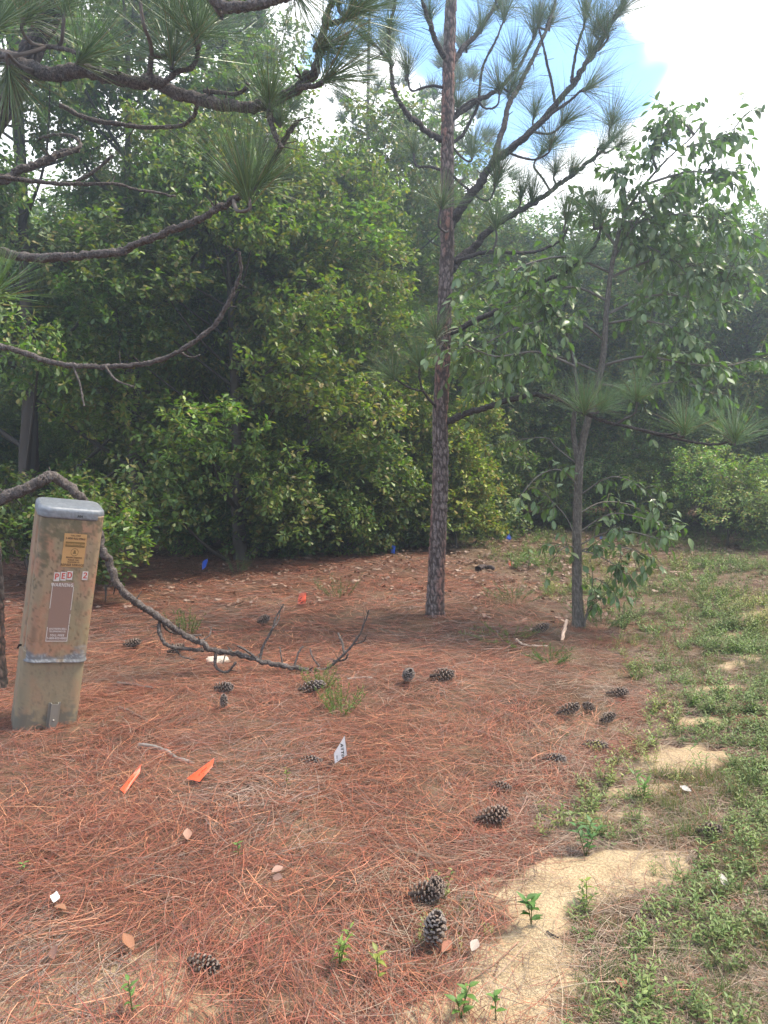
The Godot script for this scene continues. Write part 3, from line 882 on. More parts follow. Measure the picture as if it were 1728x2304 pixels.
func build_pines() -> void:
	var g0 := Color(0.075, 0.135, 0.045); var g1 := Color(0.15, 0.21, 0.075)
	for k in 5: tufts.append(tuft_mesh(210, 0.31, 0.0024, 6, [0.9, 1.15, 1.5, 1.05, 1.35][k], 0.30, g0, g1))
	for k in 2: far_tufts.append(tuft_mesh(70, 0.30, 0.0075, 3, 1.3, 0.12, g0, g1))
	var bright := []
	for k in 2: bright.append(tuft_mesh(190, 0.30, 0.0028, 5, 1.35, 0.15, Color(0.11, 0.21, 0.04), Color(0.19, 0.29, 0.075)))
	# ---------------- the middle pine
	var base := Vector3(0.461, 0.000, -6.724)
	var o := thing("pine_tree", on_ground(base), "straight young pine with flaky reddish grey bark in the middle", "tree", "")
	var D := -base.z
	var tl := [Vector3(0.456, -0.012, -6.720), Vector3(0.470, 0.435, -6.720), Vector3(0.488, 0.934, -6.720), Vector3(0.501, 1.386, -6.720), Vector3(0.494, 1.792, -6.720), Vector3(0.515, 2.273, -6.720), Vector3(0.528, 2.788, -6.720), Vector3(0.545, 3.297, -6.726), Vector3(0.542, 3.841, -6.738), Vector3(0.543, 4.341, -6.751), Vector3(0.552, 4.836, -6.763), Vector3(0.572, 5.437, -6.775), Vector3(0.601, 6.249, -6.788), Vector3(0.614, 7.116, -6.800)]
	var loc := []
	for p in tl: loc.append(p - o.position)
	loc[0] = Vector3(loc[0].x, -0.06, loc[0].z)
	part("trunk", plated_trunk(loc, 0.076, 0.042, 0.020, 72, 42, 0.034, 0.0085, Color(0.085, 0.062, 0.054), Color(0.34, 0.275, 0.25), Color(0.33, 0.165, 0.125)), M.trunk_bark, o)
	var bc := Color(0.085, 0.07, 0.063)
	var limbs := [
		[[Vector3(0.552, 1.751, -6.720), Vector3(0.721, 1.819, -6.600), Vector3(0.903, 1.869, -6.480), Vector3(1.078, 1.924, -6.360), Vector3(1.249, 1.951, -6.257), Vector3(1.381, 1.920, -6.171), Vector3(1.510, 1.857, -6.086), Vector3(1.570, 1.816, -6.000)], 0.030, 0.014],
		[[Vector3(1.361, 1.903, -6.000), Vector3(1.666, 1.747, -5.975), Vector3(1.950, 1.674, -5.950), Vector3(2.195, 1.620, -5.925), Vector3(2.320, 1.656, -5.900)], 0.014, 0.010],
		[[Vector3(1.966, 1.675, -6.000), Vector3(2.307, 1.585, -5.933), Vector3(2.567, 1.549, -5.867), Vector3(2.663, 1.601, -5.800)], 0.011, 0.009],
		[[Vector3(0.566, 2.512, -6.720), Vector3(0.822, 2.625, -6.686), Vector3(1.095, 2.775, -6.651), Vector3(1.304, 2.904, -6.617), Vector3(1.505, 2.988, -6.557), Vector3(1.656, 3.081, -6.471), Vector3(1.745, 3.209, -6.386), Vector3(1.755, 3.332, -6.300)], 0.026, 0.010],
		[[Vector3(0.531, 2.965, -6.720), Vector3(0.626, 3.112, -6.765), Vector3(0.770, 3.260, -6.810), Vector3(0.977, 3.449, -6.855), Vector3(1.185, 3.601, -6.900), Vector3(1.438, 3.755, -6.950), Vector3(1.692, 3.950, -7.000), Vector3(1.907, 4.127, -7.050), Vector3(2.063, 4.286, -7.100)], 0.040, 0.012],
		[[Vector3(0.621, 3.121, -6.720), Vector3(0.829, 3.177, -6.632), Vector3(1.013, 3.155, -6.544), Vector3(1.234, 3.140, -6.480), Vector3(1.454, 3.223, -6.440), Vector3(1.499, 3.323, -6.400)], 0.020, 0.009],
		[[Vector3(0.554, 3.381, -6.750), Vector3(0.655, 3.560, -6.700), Vector3(0.786, 3.735, -6.650), Vector3(0.914, 3.888, -6.600), Vector3(1.078, 4.018, -6.550), Vector3(1.258, 4.164, -6.500), Vector3(1.431, 4.339, -6.440), Vector3(1.581, 4.508, -6.380), Vector3(1.707, 4.708, -6.320), Vector3(1.812, 4.902, -6.260), Vector3(1.913, 5.107, -6.200)], 0.042, 0.014],
		[[Vector3(0.903, 3.869, -6.600), Vector3(0.989, 4.144, -6.733), Vector3(1.085, 4.466, -6.867), Vector3(1.225, 4.757, -7.000), Vector3(1.383, 5.078, -7.100), Vector3(1.502, 5.366, -7.200), Vector3(1.580, 5.699, -7.300)], 0.028, 0.012],
		[[Vector3(0.555, 4.295, -6.750), Vector3(0.718, 4.442, -6.810), Vector3(0.904, 4.563, -6.870), Vector3(1.077, 4.719, -6.960), Vector3(1.237, 4.951, -7.080), Vector3(1.358, 5.227, -7.200)], 0.026, 0.010],
		[[Vector3(1.032, 3.974, -6.500), Vector3(1.128, 4.016, -6.400), Vector3(1.256, 4.102, -6.300), Vector3(1.414, 4.200, -6.200), Vector3(1.538, 4.277, -6.100)], 0.018, 0.009],
		[[Vector3(1.428, 4.371, -6.600), Vector3(1.372, 4.543, -6.533), Vector3(1.297, 4.746, -6.467), Vector3(1.244, 4.872, -6.400)], 0.013, 0.008],
		[[Vector3(1.513, 4.447, -6.400), Vector3(1.536, 4.679, -6.367), Vector3(1.586, 4.872, -6.333), Vector3(1.594, 5.096, -6.300)], 0.013, 0.008],
		[[Vector3(0.564, 4.113, -6.750), Vector3(0.681, 4.212, -6.810), Vector3(0.805, 4.467, -6.870), Vector3(0.856, 4.797, -6.920), Vector3(0.971, 5.047, -6.960), Vector3(1.055, 5.260, -7.000)], 0.018, 0.008],
		[[Vector3(0.525, 4.132, -6.750), Vector3(0.352, 4.181, -6.633), Vector3(0.212, 4.244, -6.517), Vector3(0.095, 4.357, -6.400), Vector3(0.050, 4.557, -6.333), Vector3(0.045, 4.802, -6.267), Vector3(0.109, 5.073, -6.200)], 0.028, 0.010],
		[[Vector3(0.514, 4.567, -6.750), Vector3(0.396, 4.594, -6.767), Vector3(0.239, 4.563, -6.783), Vector3(0.200, 4.703, -6.800)], 0.013, 0.008],
		[[Vector3(0.526, 3.883, -6.750), Vector3(0.405, 3.957, -6.850), Vector3(0.289, 4.006, -6.967), Vector3(0.269, 4.165, -7.100)], 0.014, 0.009],
		[[Vector3(0.534, 4.807, -6.780), Vector3(0.423, 4.863, -6.593), Vector3(0.355, 4.960, -6.433), Vector3(0.274, 5.130, -6.300)], 0.026, 0.012],
		[[Vector3(0.570, 4.769, -6.780), Vector3(0.702, 4.974, -6.890), Vector3(0.853, 5.183, -7.000), Vector3(1.006, 5.469, -7.100), Vector3(1.080, 5.720, -7.200)], 0.026, 0.012],
		[[Vector3(0.482, 1.852, -6.720), Vector3(0.379, 1.944, -6.573), Vector3(0.306, 2.054, -6.467), Vector3(0.295, 2.201, -6.400)], 0.013, 0.008],
		[[Vector3(0.335, 1.998, -6.500), Vector3(0.197, 2.033, -6.450), Vector3(0.079, 2.106, -6.400)], 0.009, 0.007],
		[[Vector3(0.550, 3.872, -6.740), Vector3(0.674, 3.753, -6.705), Vector3(0.829, 3.628, -6.670), Vector3(0.911, 3.636, -6.635), Vector3(0.943, 3.756, -6.600)], 0.013, 0.007],
		[[Vector3(0.614, 4.379, -6.750), Vector3(0.772, 4.478, -6.763), Vector3(0.873, 4.408, -6.775), Vector3(0.973, 4.451, -6.787), Vector3(0.986, 4.571, -6.800)], 0.011, 0.007],
		[[Vector3(1.033, 3.944, -6.500), Vector3(1.221, 3.883, -6.483), Vector3(1.350, 3.932, -6.467), Vector3(1.364, 3.999, -6.450)], 0.010, 0.006]]
	var shoots := []
	for a in [[Vector3(1.747, 3.350, -6.300), 0.1, 1.0], [Vector3(1.587, 3.071, -6.350), 0.4, 0.8], [Vector3(2.063, 4.294, -7.100), 0.5, 0.8], [Vector3(2.112, 4.219, -7.050), 0.9, 0.5], [Vector3(2.047, 4.438, -7.100), 0.3, 1.0], [Vector3(1.933, 4.176, -7.000), 0.8, 0.4], [Vector3(1.671, 3.962, -7.000), 0.5, 0.9], [Vector3(1.505, 3.943, -6.900), 0.2, 0.9], [Vector3(1.380, 4.092, -6.900), 0.5, 0.8], [Vector3(1.306, 3.699, -6.900), 0.1, 1.0], [Vector3(1.195, 3.703, -6.850), 0.0, 1.0], [Vector3(1.494, 3.397, -6.400), 0.1, 1.0], [Vector3(1.720, 3.463, -6.400), 0.0, 1.0], [Vector3(0.940, 3.398, -6.600), -0.1, 1.0], [Vector3(0.973, 3.824, -6.600), 0.1, 1.0], [Vector3(0.943, 3.756, -6.600), 0.1, 1.0], [Vector3(1.567, 4.277, -6.100), 0.7, 0.5], [Vector3(1.630, 4.629, -6.300), 0.2, 1.0], [Vector3(1.463, 4.153, -6.400), 0.6, 0.6], [Vector3(1.275, 4.339, -6.700), 0.1, 1.0], [Vector3(1.158, 4.961, -7.100), 0.1, 1.0], [Vector3(1.000, 4.634, -6.900), -0.2, 0.9], [Vector3(1.105, 4.640, -7.000), 0.2, 0.8], [Vector3(1.144, 4.718, -7.000), 0.5, 0.7], [Vector3(1.358, 5.247, -7.200), 0.1, 1.0], [Vector3(1.398, 5.366, -7.200), 0.2, 1.0], [Vector3(1.523, 5.399, -7.300), 0.2, 1.0], [Vector3(1.581, 5.659, -7.300), 0.1, 1.0], [Vector3(1.587, 4.906, -6.300), 0.1, 1.0], [Vector3(1.667, 4.794, -6.250), 0.6, 0.8], [Vector3(1.847, 4.904, -6.200), 0.5, 0.9], [Vector3(1.914, 5.073, -6.200), 0.5, 0.9], [Vector3(1.726, 4.734, -6.200), -0.3, 0.9], [Vector3(1.055, 5.279, -7.000), 0.1, 1.0], [Vector3(1.019, 5.430, -7.100), 0.3, 0.9], [Vector3(0.761, 4.055, -6.800), 0.1, 0.9], [Vector3(1.364, 3.999, -6.450), 0.2, 0.9], [Vector3(0.467, 3.476, -6.300), 0.1, 0.6], [Vector3(0.269, 4.185, -7.100), 0.0, 1.0], [Vector3(0.200, 4.741, -6.800), -0.1, 1.0], [Vector3(0.647, 4.499, -6.900), 0.2, 1.0], [Vector3(0.049, 4.576, -6.300), -0.5, 0.7], [Vector3(0.045, 4.794, -6.250), 0.1, 1.0], [Vector3(-0.106, 4.665, -6.200), -0.8, 0.5], [Vector3(0.102, 5.040, -6.200), 0.1, 1.0], [Vector3(0.274, 5.096, -6.300), -0.2, 1.0], [Vector3(0.370, 5.031, -6.500), -0.3, 0.9], [Vector3(0.295, 2.220, -6.400), 0.0, 1.0], [Vector3(0.071, 2.117, -6.400), -0.5, 0.7], [Vector3(0.431, 2.480, -6.500), -0.2, 0.9], [Vector3(0.853, 5.183, -7.000), 0.1, 1.0], [Vector3(0.733, 5.048, -7.000), 0.3, 0.9]]:
		shoots.append([a[0], Vector3(a[1], a[2], R(-0.35, 0.35)), R(0.95, 1.2)])
	# tufts of the low limb, sunlight put into their paler needle colour
	var lit_tufts := []
	for k in 2: lit_tufts.append(tuft_mesh(230, 0.31, 0.0027, 6, 1.35, 0.25, Color(0.12, 0.20, 0.075), Color(0.20, 0.285, 0.12)))
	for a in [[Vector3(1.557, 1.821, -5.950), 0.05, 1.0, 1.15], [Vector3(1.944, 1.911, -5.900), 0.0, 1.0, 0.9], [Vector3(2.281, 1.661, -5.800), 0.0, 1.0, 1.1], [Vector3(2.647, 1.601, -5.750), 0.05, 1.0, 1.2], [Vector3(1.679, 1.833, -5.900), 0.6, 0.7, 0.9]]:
		shoots.append([a[0], Vector3(a[1], a[2], R(-0.2, 0.3)), a[3], lit_tufts[rng.randi() % 2]])
	pine_limbs(o, limbs, shoots, bc, tufts)
	# ---------------- the pine by the pedestal, most of it beyond the frame
	var b2 := Vector3(-2.508, 0.000, -4.711)
	var o2 := thing("pine_tree", on_ground(b2), "big old pine beside the pedestal with long bare limbs overhead", "tree", "")
	var t2 := [Vector3(-2.503, -0.017, -4.700), Vector3(-2.489, 0.416, -4.700), Vector3(-2.486, 0.858, -4.700), Vector3(-2.545, 1.435, -4.700), Vector3(-2.616, 2.000, -4.700), Vector3(-2.631, 2.553, -4.700), Vector3(-2.568, 2.960, -4.700), Vector3(-2.401, 3.285, -4.675), Vector3(-2.211, 3.564, -4.650), Vector3(-2.033, 3.848, -4.625), Vector3(-1.862, 4.114, -4.600), Vector3(-1.672, 4.570, -4.575), Vector3(-1.565, 5.156, -4.550)]
	loc = []
	for p in t2: loc.append(p - o2.position)
	loc[0] = Vector3(loc[0].x, -0.06, loc[0].z)
	part("trunk", plated_trunk(loc, 0.088, 0.060, 0.03, 60, 30, 0.036, 0.010, Color(0.045, 0.038, 0.034), Color(0.165, 0.135, 0.12), Color(0.20, 0.095, 0.07)), M.trunk_bark, o2)
	var lc2 := Color(0.13, 0.108, 0.096)
	var limbs2 := [
		# the limb that bends down behind the pedestal to the straw
		[[Vector3(-2.543, 1.227, -4.600), Vector3(-2.408, 1.188, -4.635), Vector3(-2.252, 1.265, -4.671), Vector3(-2.137, 1.320, -4.706), Vector3(-2.057, 1.342, -4.741), Vector3(-1.977, 1.288, -4.768), Vector3(-1.888, 1.184, -4.791), Vector3(-1.835, 1.020, -4.815), Vector3(-1.791, 0.837, -4.838), Vector3(-1.727, 0.636, -4.868), Vector3(-1.607, 0.506, -4.903), Vector3(-1.483, 0.405, -4.938), Vector3(-1.327, 0.281, -4.974), Vector3(-1.135, 0.169, -5.003), Vector3(-0.935, 0.118, -5.015), Vector3(-0.719, 0.063, -5.026), Vector3(-0.533, 0.021, -5.038), Vector3(-0.433, 0.011, -5.050)], 0.038, 0.013],
		[[Vector3(-0.446, 0.014, -5.050), Vector3(-0.369, 0.046, -5.042), Vector3(-0.287, 0.119, -5.033), Vector3(-0.233, 0.179, -5.025), Vector3(-0.160, 0.276, -5.017), Vector3(-0.129, 0.358, -5.008), Vector3(-0.101, 0.445, -5.000)], 0.011, 0.005],
		[[Vector3(-0.211, 0.203, -5.030), Vector3(-0.138, 0.236, -4.990), Vector3(-0.115, 0.287, -4.950)], 0.006, 0.003],
		[[Vector3(-0.752, 0.314, -5.020), Vector3(-0.714, 0.361, -5.060), Vector3(-0.712, 0.410, -5.100)], 0.006, 0.003],
		[[Vector3(-1.423, 0.211, -5.000), Vector3(-1.349, 0.143, -4.950), Vector3(-1.250, 0.135, -4.900)], 0.007, 0.003],
		[[Vector3(-1.242, 0.224, -5.000), Vector3(-1.184, 0.262, -5.050), Vector3(-1.182, 0.304, -5.100)], 0.006, 0.003],
		[[Vector3(-1.484, 0.403, -4.950), Vector3(-1.488, 0.315, -4.925), Vector3(-1.431, 0.238, -4.900), Vector3(-1.329, 0.186, -4.975), Vector3(-1.224, 0.156, -5.050)], 0.013, 0.012],
		[[Vector3(-1.472, 0.393, -4.950), Vector3(-1.451, 0.306, -5.000), Vector3(-1.347, 0.262, -5.050), Vector3(-1.250, 0.249, -5.100)], 0.010, 0.005],
		[[Vector3(-0.838, 0.097, -5.030), Vector3(-0.821, 0.179, -5.047), Vector3(-0.753, 0.312, -5.065), Vector3(-0.729, 0.388, -5.082), Vector3(-0.686, 0.464, -5.100)], 0.010, 0.005],
		[[Vector3(-0.843, 0.091, -5.020), Vector3(-0.934, 0.167, -5.010), Vector3(-0.987, 0.201, -5.000)], 0.009, 0.007],
		[[Vector3(-1.131, 0.167, -5.000), Vector3(-1.129, 0.063, -4.983), Vector3(-1.052, 0.030, -4.967), Vector3(-0.986, 0.105, -4.950)], 0.012, 0.007],
		[[Vector3(-0.612, 0.043, -5.050), Vector3(-0.583, 0.133, -5.075), Vector3(-0.554, 0.174, -5.100)], 0.007, 0.005],
		[[Vector3(-0.691, 0.053, -5.050), Vector3(-0.706, 0.133, -5.075), Vector3(-0.715, 0.165, -5.100)], 0.006, 0.004],
		[[Vector3(-0.439, 0.043, -5.050), Vector3(-0.488, 0.101, -5.075), Vector3(-0.506, 0.158, -5.100)], 0.006, 0.004],
		[[Vector3(-0.266, 0.133, -5.050), Vector3(-0.291, 0.200, -5.125), Vector3(-0.321, 0.236, -5.200)], 0.009, 0.006],
		[[Vector3(-0.345, 0.082, -5.050), Vector3(-0.265, 0.099, -5.025), Vector3(-0.241, 0.147, -5.000)], 0.007, 0.005],
		# limbs overhead
		[[Vector3(-2.221, 3.675, -4.300), Vector3(-2.047, 3.602, -4.247), Vector3(-1.877, 3.529, -4.193), Vector3(-1.710, 3.474, -4.140), Vector3(-1.545, 3.468, -4.087), Vector3(-1.361, 3.409, -4.033), Vector3(-1.159, 3.351, -3.980), Vector3(-0.984, 3.272, -3.927), Vector3(-0.816, 3.209, -3.887), Vector3(-0.676, 3.189, -3.860), Vector3(-0.547, 3.204, -3.833), Vector3(-0.421, 3.241, -3.807), Vector3(-0.351, 3.292, -3.780), Vector3(-0.309, 3.374, -3.753), Vector3(-0.280, 3.484, -3.727), Vector3(-0.202, 3.653, -3.700)], 0.043, 0.015],
		[[Vector3(-2.375, 2.668, -4.400), Vector3(-2.146, 2.616, -4.354), Vector3(-1.945, 2.579, -4.308), Vector3(-1.746, 2.576, -4.262), Vector3(-1.552, 2.572, -4.215), Vector3(-1.385, 2.590, -4.169), Vector3(-1.221, 2.633, -4.123), Vector3(-1.063, 2.677, -4.085), Vector3(-0.910, 2.731, -4.054), Vector3(-0.783, 2.799, -4.023), Vector3(-0.670, 2.862, -3.992), Vector3(-0.581, 2.942, -3.962), Vector3(-0.506, 3.042, -3.931), Vector3(-0.433, 3.136, -3.900)], 0.026, 0.012],
		[[Vector3(-2.454, 2.194, -4.500), Vector3(-2.216, 2.119, -4.450), Vector3(-2.035, 2.063, -4.400), Vector3(-1.883, 2.013, -4.350), Vector3(-1.707, 1.985, -4.300), Vector3(-1.533, 1.982, -4.250), Vector3(-1.338, 1.982, -4.200), Vector3(-1.176, 2.018, -4.167), Vector3(-1.016, 2.093, -4.133), Vector3(-0.895, 2.185, -4.100), Vector3(-0.813, 2.299, -4.067), Vector3(-0.748, 2.422, -4.033), Vector3(-0.740, 2.531, -4.000)], 0.018, 0.009],
		[[Vector3(-1.104, 2.047, -4.200), Vector3(-1.054, 2.022, -4.200), Vector3(-1.003, 2.037, -4.200)], 0.007, 0.003],
		[[Vector3(-1.521, 1.972, -4.200), Vector3(-1.450, 1.898, -4.150), Vector3(-1.335, 1.855, -4.100)], 0.008, 0.004],
		[[Vector3(-1.733, 1.982, -4.300), Vector3(-1.685, 1.881, -4.250), Vector3(-1.644, 1.757, -4.200)], 0.007, 0.004],
		[[Vector3(-1.798, 3.423, -4.400), Vector3(-1.659, 3.350, -4.367), Vector3(-1.470, 3.298, -4.333), Vector3(-1.258, 3.265, -4.300), Vector3(-1.065, 3.257, -4.233), Vector3(-0.998, 3.284, -4.167), Vector3(-0.957, 3.309, -4.100)], 0.014, 0.009],
		[[Vector3(-2.359, 3.049, -4.500), Vector3(-2.209, 3.066, -4.520), Vector3(-2.110, 3.119, -4.540), Vector3(-1.983, 3.178, -4.560), Vector3(-1.855, 3.237, -4.580), Vector3(-1.781, 3.265, -4.600)], 0.028, 0.016],
		[[Vector3(-1.849, 3.195, -4.500), Vector3(-1.756, 3.257, -4.550), Vector3(-1.806, 3.335, -4.600), Vector3(-1.934, 3.368, -4.650), Vector3(-2.052, 3.361, -4.700)], 0.013, 0.007],
		[[Vector3(-2.198, 3.075, -4.500), Vector3(-2.005, 3.063, -4.540), Vector3(-1.807, 3.060, -4.580), Vector3(-1.605, 3.073, -4.620), Vector3(-1.428, 3.049, -4.660), Vector3(-1.247, 3.030, -4.700)], 0.015, 0.006],
		[[Vector3(-1.801, 3.083, -4.600), Vector3(-1.691, 3.140, -4.600), Vector3(-1.580, 3.231, -4.600)], 0.011, 0.008],
		[[Vector3(-1.125, 3.297, -3.850), Vector3(-1.125, 3.349, -3.833), Vector3(-1.108, 3.394, -3.817), Vector3(-1.010, 3.396, -3.800)], 0.016, 0.010],
		[[Vector3(-1.087, 3.288, -3.850), Vector3(-0.993, 3.340, -3.838), Vector3(-0.911, 3.366, -3.825), Vector3(-0.888, 3.466, -3.812), Vector3(-0.889, 3.585, -3.800)], 0.014, 0.010],
		[[Vector3(-0.549, 3.185, -3.800), Vector3(-0.541, 3.093, -3.783), Vector3(-0.507, 3.001, -3.767), Vector3(-0.488, 2.953, -3.750)], 0.015, 0.010],
		[[Vector3(-0.398, 3.200, -3.700), Vector3(-0.297, 3.202, -3.650), Vector3(-0.246, 3.209, -3.600)], 0.014, 0.009],
		[[Vector3(-0.266, 3.434, -3.600), Vector3(-0.197, 3.448, -3.600), Vector3(-0.145, 3.488, -3.600)], 0.014, 0.009],
		[[Vector3(-1.803, 3.637, -4.200), Vector3(-1.601, 3.527, -4.000), Vector3(-1.483, 3.449, -3.900)], 0.012, 0.009],
		[[Vector3(-0.886, 3.282, -3.900), Vector3(-0.788, 3.257, -3.867), Vector3(-0.692, 3.242, -3.833), Vector3(-0.650, 3.270, -3.800)], 0.011, 0.008],
		[[Vector3(-0.801, 3.538, -3.400), Vector3(-0.696, 3.381, -3.350), Vector3(-0.552, 3.344, -3.300), Vector3(-0.393, 3.362, -3.250), Vector3(-0.239, 3.421, -3.200)], 0.024, 0.016]]
	var shoots2 := []
	for a in [[Vector3(-1.465, 3.441, -3.900), 0.7, 0.6, 1.0], [Vector3(-1.006, 3.401, -3.800), 0.1, 1.0, 1.1], [Vector3(-0.971, 3.564, -3.800), 0.1, 1.0, 1.0], [Vector3(-0.879, 3.476, -3.750), 0.2, 1.0, 1.0], [Vector3(-0.542, 3.176, -3.750), 0.05, 1.0, 0.8], [Vector3(-0.497, 3.095, -3.800), 0.1, 1.0, 0.45], [Vector3(-0.242, 3.209, -3.600), 0.8, 0.6, 1.0], [Vector3(-0.140, 3.488, -3.600), 0.7, 0.5, 1.0], [Vector3(-0.673, 2.789, -3.850), -0.15, 1.0, 1.15], [Vector3(-0.627, 2.859, -3.950), 0.6, 0.5, 0.8], [Vector3(-1.885, 3.405, -4.000), -0.1, -0.2, 1.0], [Vector3(-1.780, 3.692, -4.000), 0.2, 0.6, 1.0], [Vector3(-1.593, 3.736, -4.000), 0.1, 0.9, 1.0], [Vector3(-1.919, 3.574, -3.900), 0.4, 0.7, 1.0], [Vector3(-0.687, 3.408, -3.400), 0.1, 0.9, 0.9], [Vector3(-0.196, 3.576, -3.600), 0.2, 0.9, 1.0], [Vector3(-0.372, 3.464, -3.400), 0.3, -0.4, 0.9], [Vector3(-0.271, 3.339, -3.600), 0.7, 0.2, 0.9], [Vector3(-1.100, 3.576, -3.600), -0.1, 0.9, 1.0]]:
		shoots2.append([a[0], Vector3(a[1], a[2], R(-0.3, 0.5)), a[3] * 1.22])
	pine_limbs(o2, limbs2, shoots2, lc2, tufts)
	# the bright young shoot at the frame's edge grows on a twig of the same pine
	var tw := MB.new()
	var q0: Vector3 = Vector3(-2.489, 2.489, -4.400) - o2.position
	var q1: Vector3 = Vector3(-1.830, 2.238, -3.600) - o2.position
	limb(tw, smooth_line([q0, q0.lerp(q1, 0.5) + Vector3(0, -0.05, 0), q1], 4), 0.013, 0.009, 6, lc2, 0.002)
	var br := part("branch", tw.mesh(), M.bark, o2)
	var bt := part("needle_tuft", bright[0], M.needle, br)
	bt.transform = Transform3D(frame_on(Vector3(0.35, 0.9, 0.2)), q1)
	# ---------------- pines among the oaks
	for a in [[Vector3(1.375, 0.000, -15.500), 9.2, "pine top rising behind the middle pine's trunk", 0.09], [Vector3(-5.002, 0.000, -10.800), 10.0, "reddish pine trunk among the oaks above the pedestal", 0.08], [Vector3(-0.306, 0.000, -17.000), 11.5, "tall thin pine rising behind the slim oak", 0.08], [Vector3(-2.084, 0.000, -10.600), 7.5, "thin dark pine trunk under the yellow green oak", 0.055]]:
		var at: Vector3 = a[0]
		var t := thing("forest_pine", on_ground(at), a[2], "tree", "pines among the oaks")
		var h: float = a[1]
		var mb := MB.new()
		limb(mb, smooth_line([Vector3(0, -0.1, 0), Vector3(0.05, h * 0.35, 0), Vector3(-0.04, h * 0.7, 0.05), Vector3(0.02, h, 0)], 60), a[3], 0.02, 12, Color(0.10, 0.062, 0.052), 0.012)
		part("trunk", mb.mesh(), M.branch_bark, t)
		var xs := [[], []]; var cs := [[], []]
		for k in 26:
			var y := lerpf(h * 0.55, h, (k + 1) / 26.0)
			var aa := k * 2.4
			var l := lerpf(1.3, 0.25, (y - h * 0.55) / (h * 0.45)) * R(0.7, 1.1)
			var e := Vector3(cos(aa) * l, y + l * 0.35, sin(aa) * l)
			var lb := MB.new()
			limb(lb, smooth_line([Vector3(0, y, 0), Vector3(e.x * 0.5, y + l * 0.05, e.z * 0.5), e], 3), 0.022, 0.01, 4, Color(0.08, 0.06, 0.05))
			part("branch", lb.mesh(), M.bark, t)
			for q in 5:
				var m := rng.randi() % 2
				var dirn := (e - Vector3(0, y, 0)).normalized() * 0.5 + Vector3(R(-.5, .5), 0.8, R(-.5, .5))
				xs[m].append(Transform3D((frame_on(dirn) * Basis(Vector3.UP, R(0, TAU))).scaled(Vector3.ONE * R(0.8, 1.1)), e + rdir() * 0.28 * minf(l, 1.0)))
				var tt := R(0.8, 1.15)
				cs[m].append(Color(tt, tt, tt))
		for m in 2: copies("needles", far_tufts[m], M.needle, t, xs[m], cs[m]).set_meta("kind", "stuff")

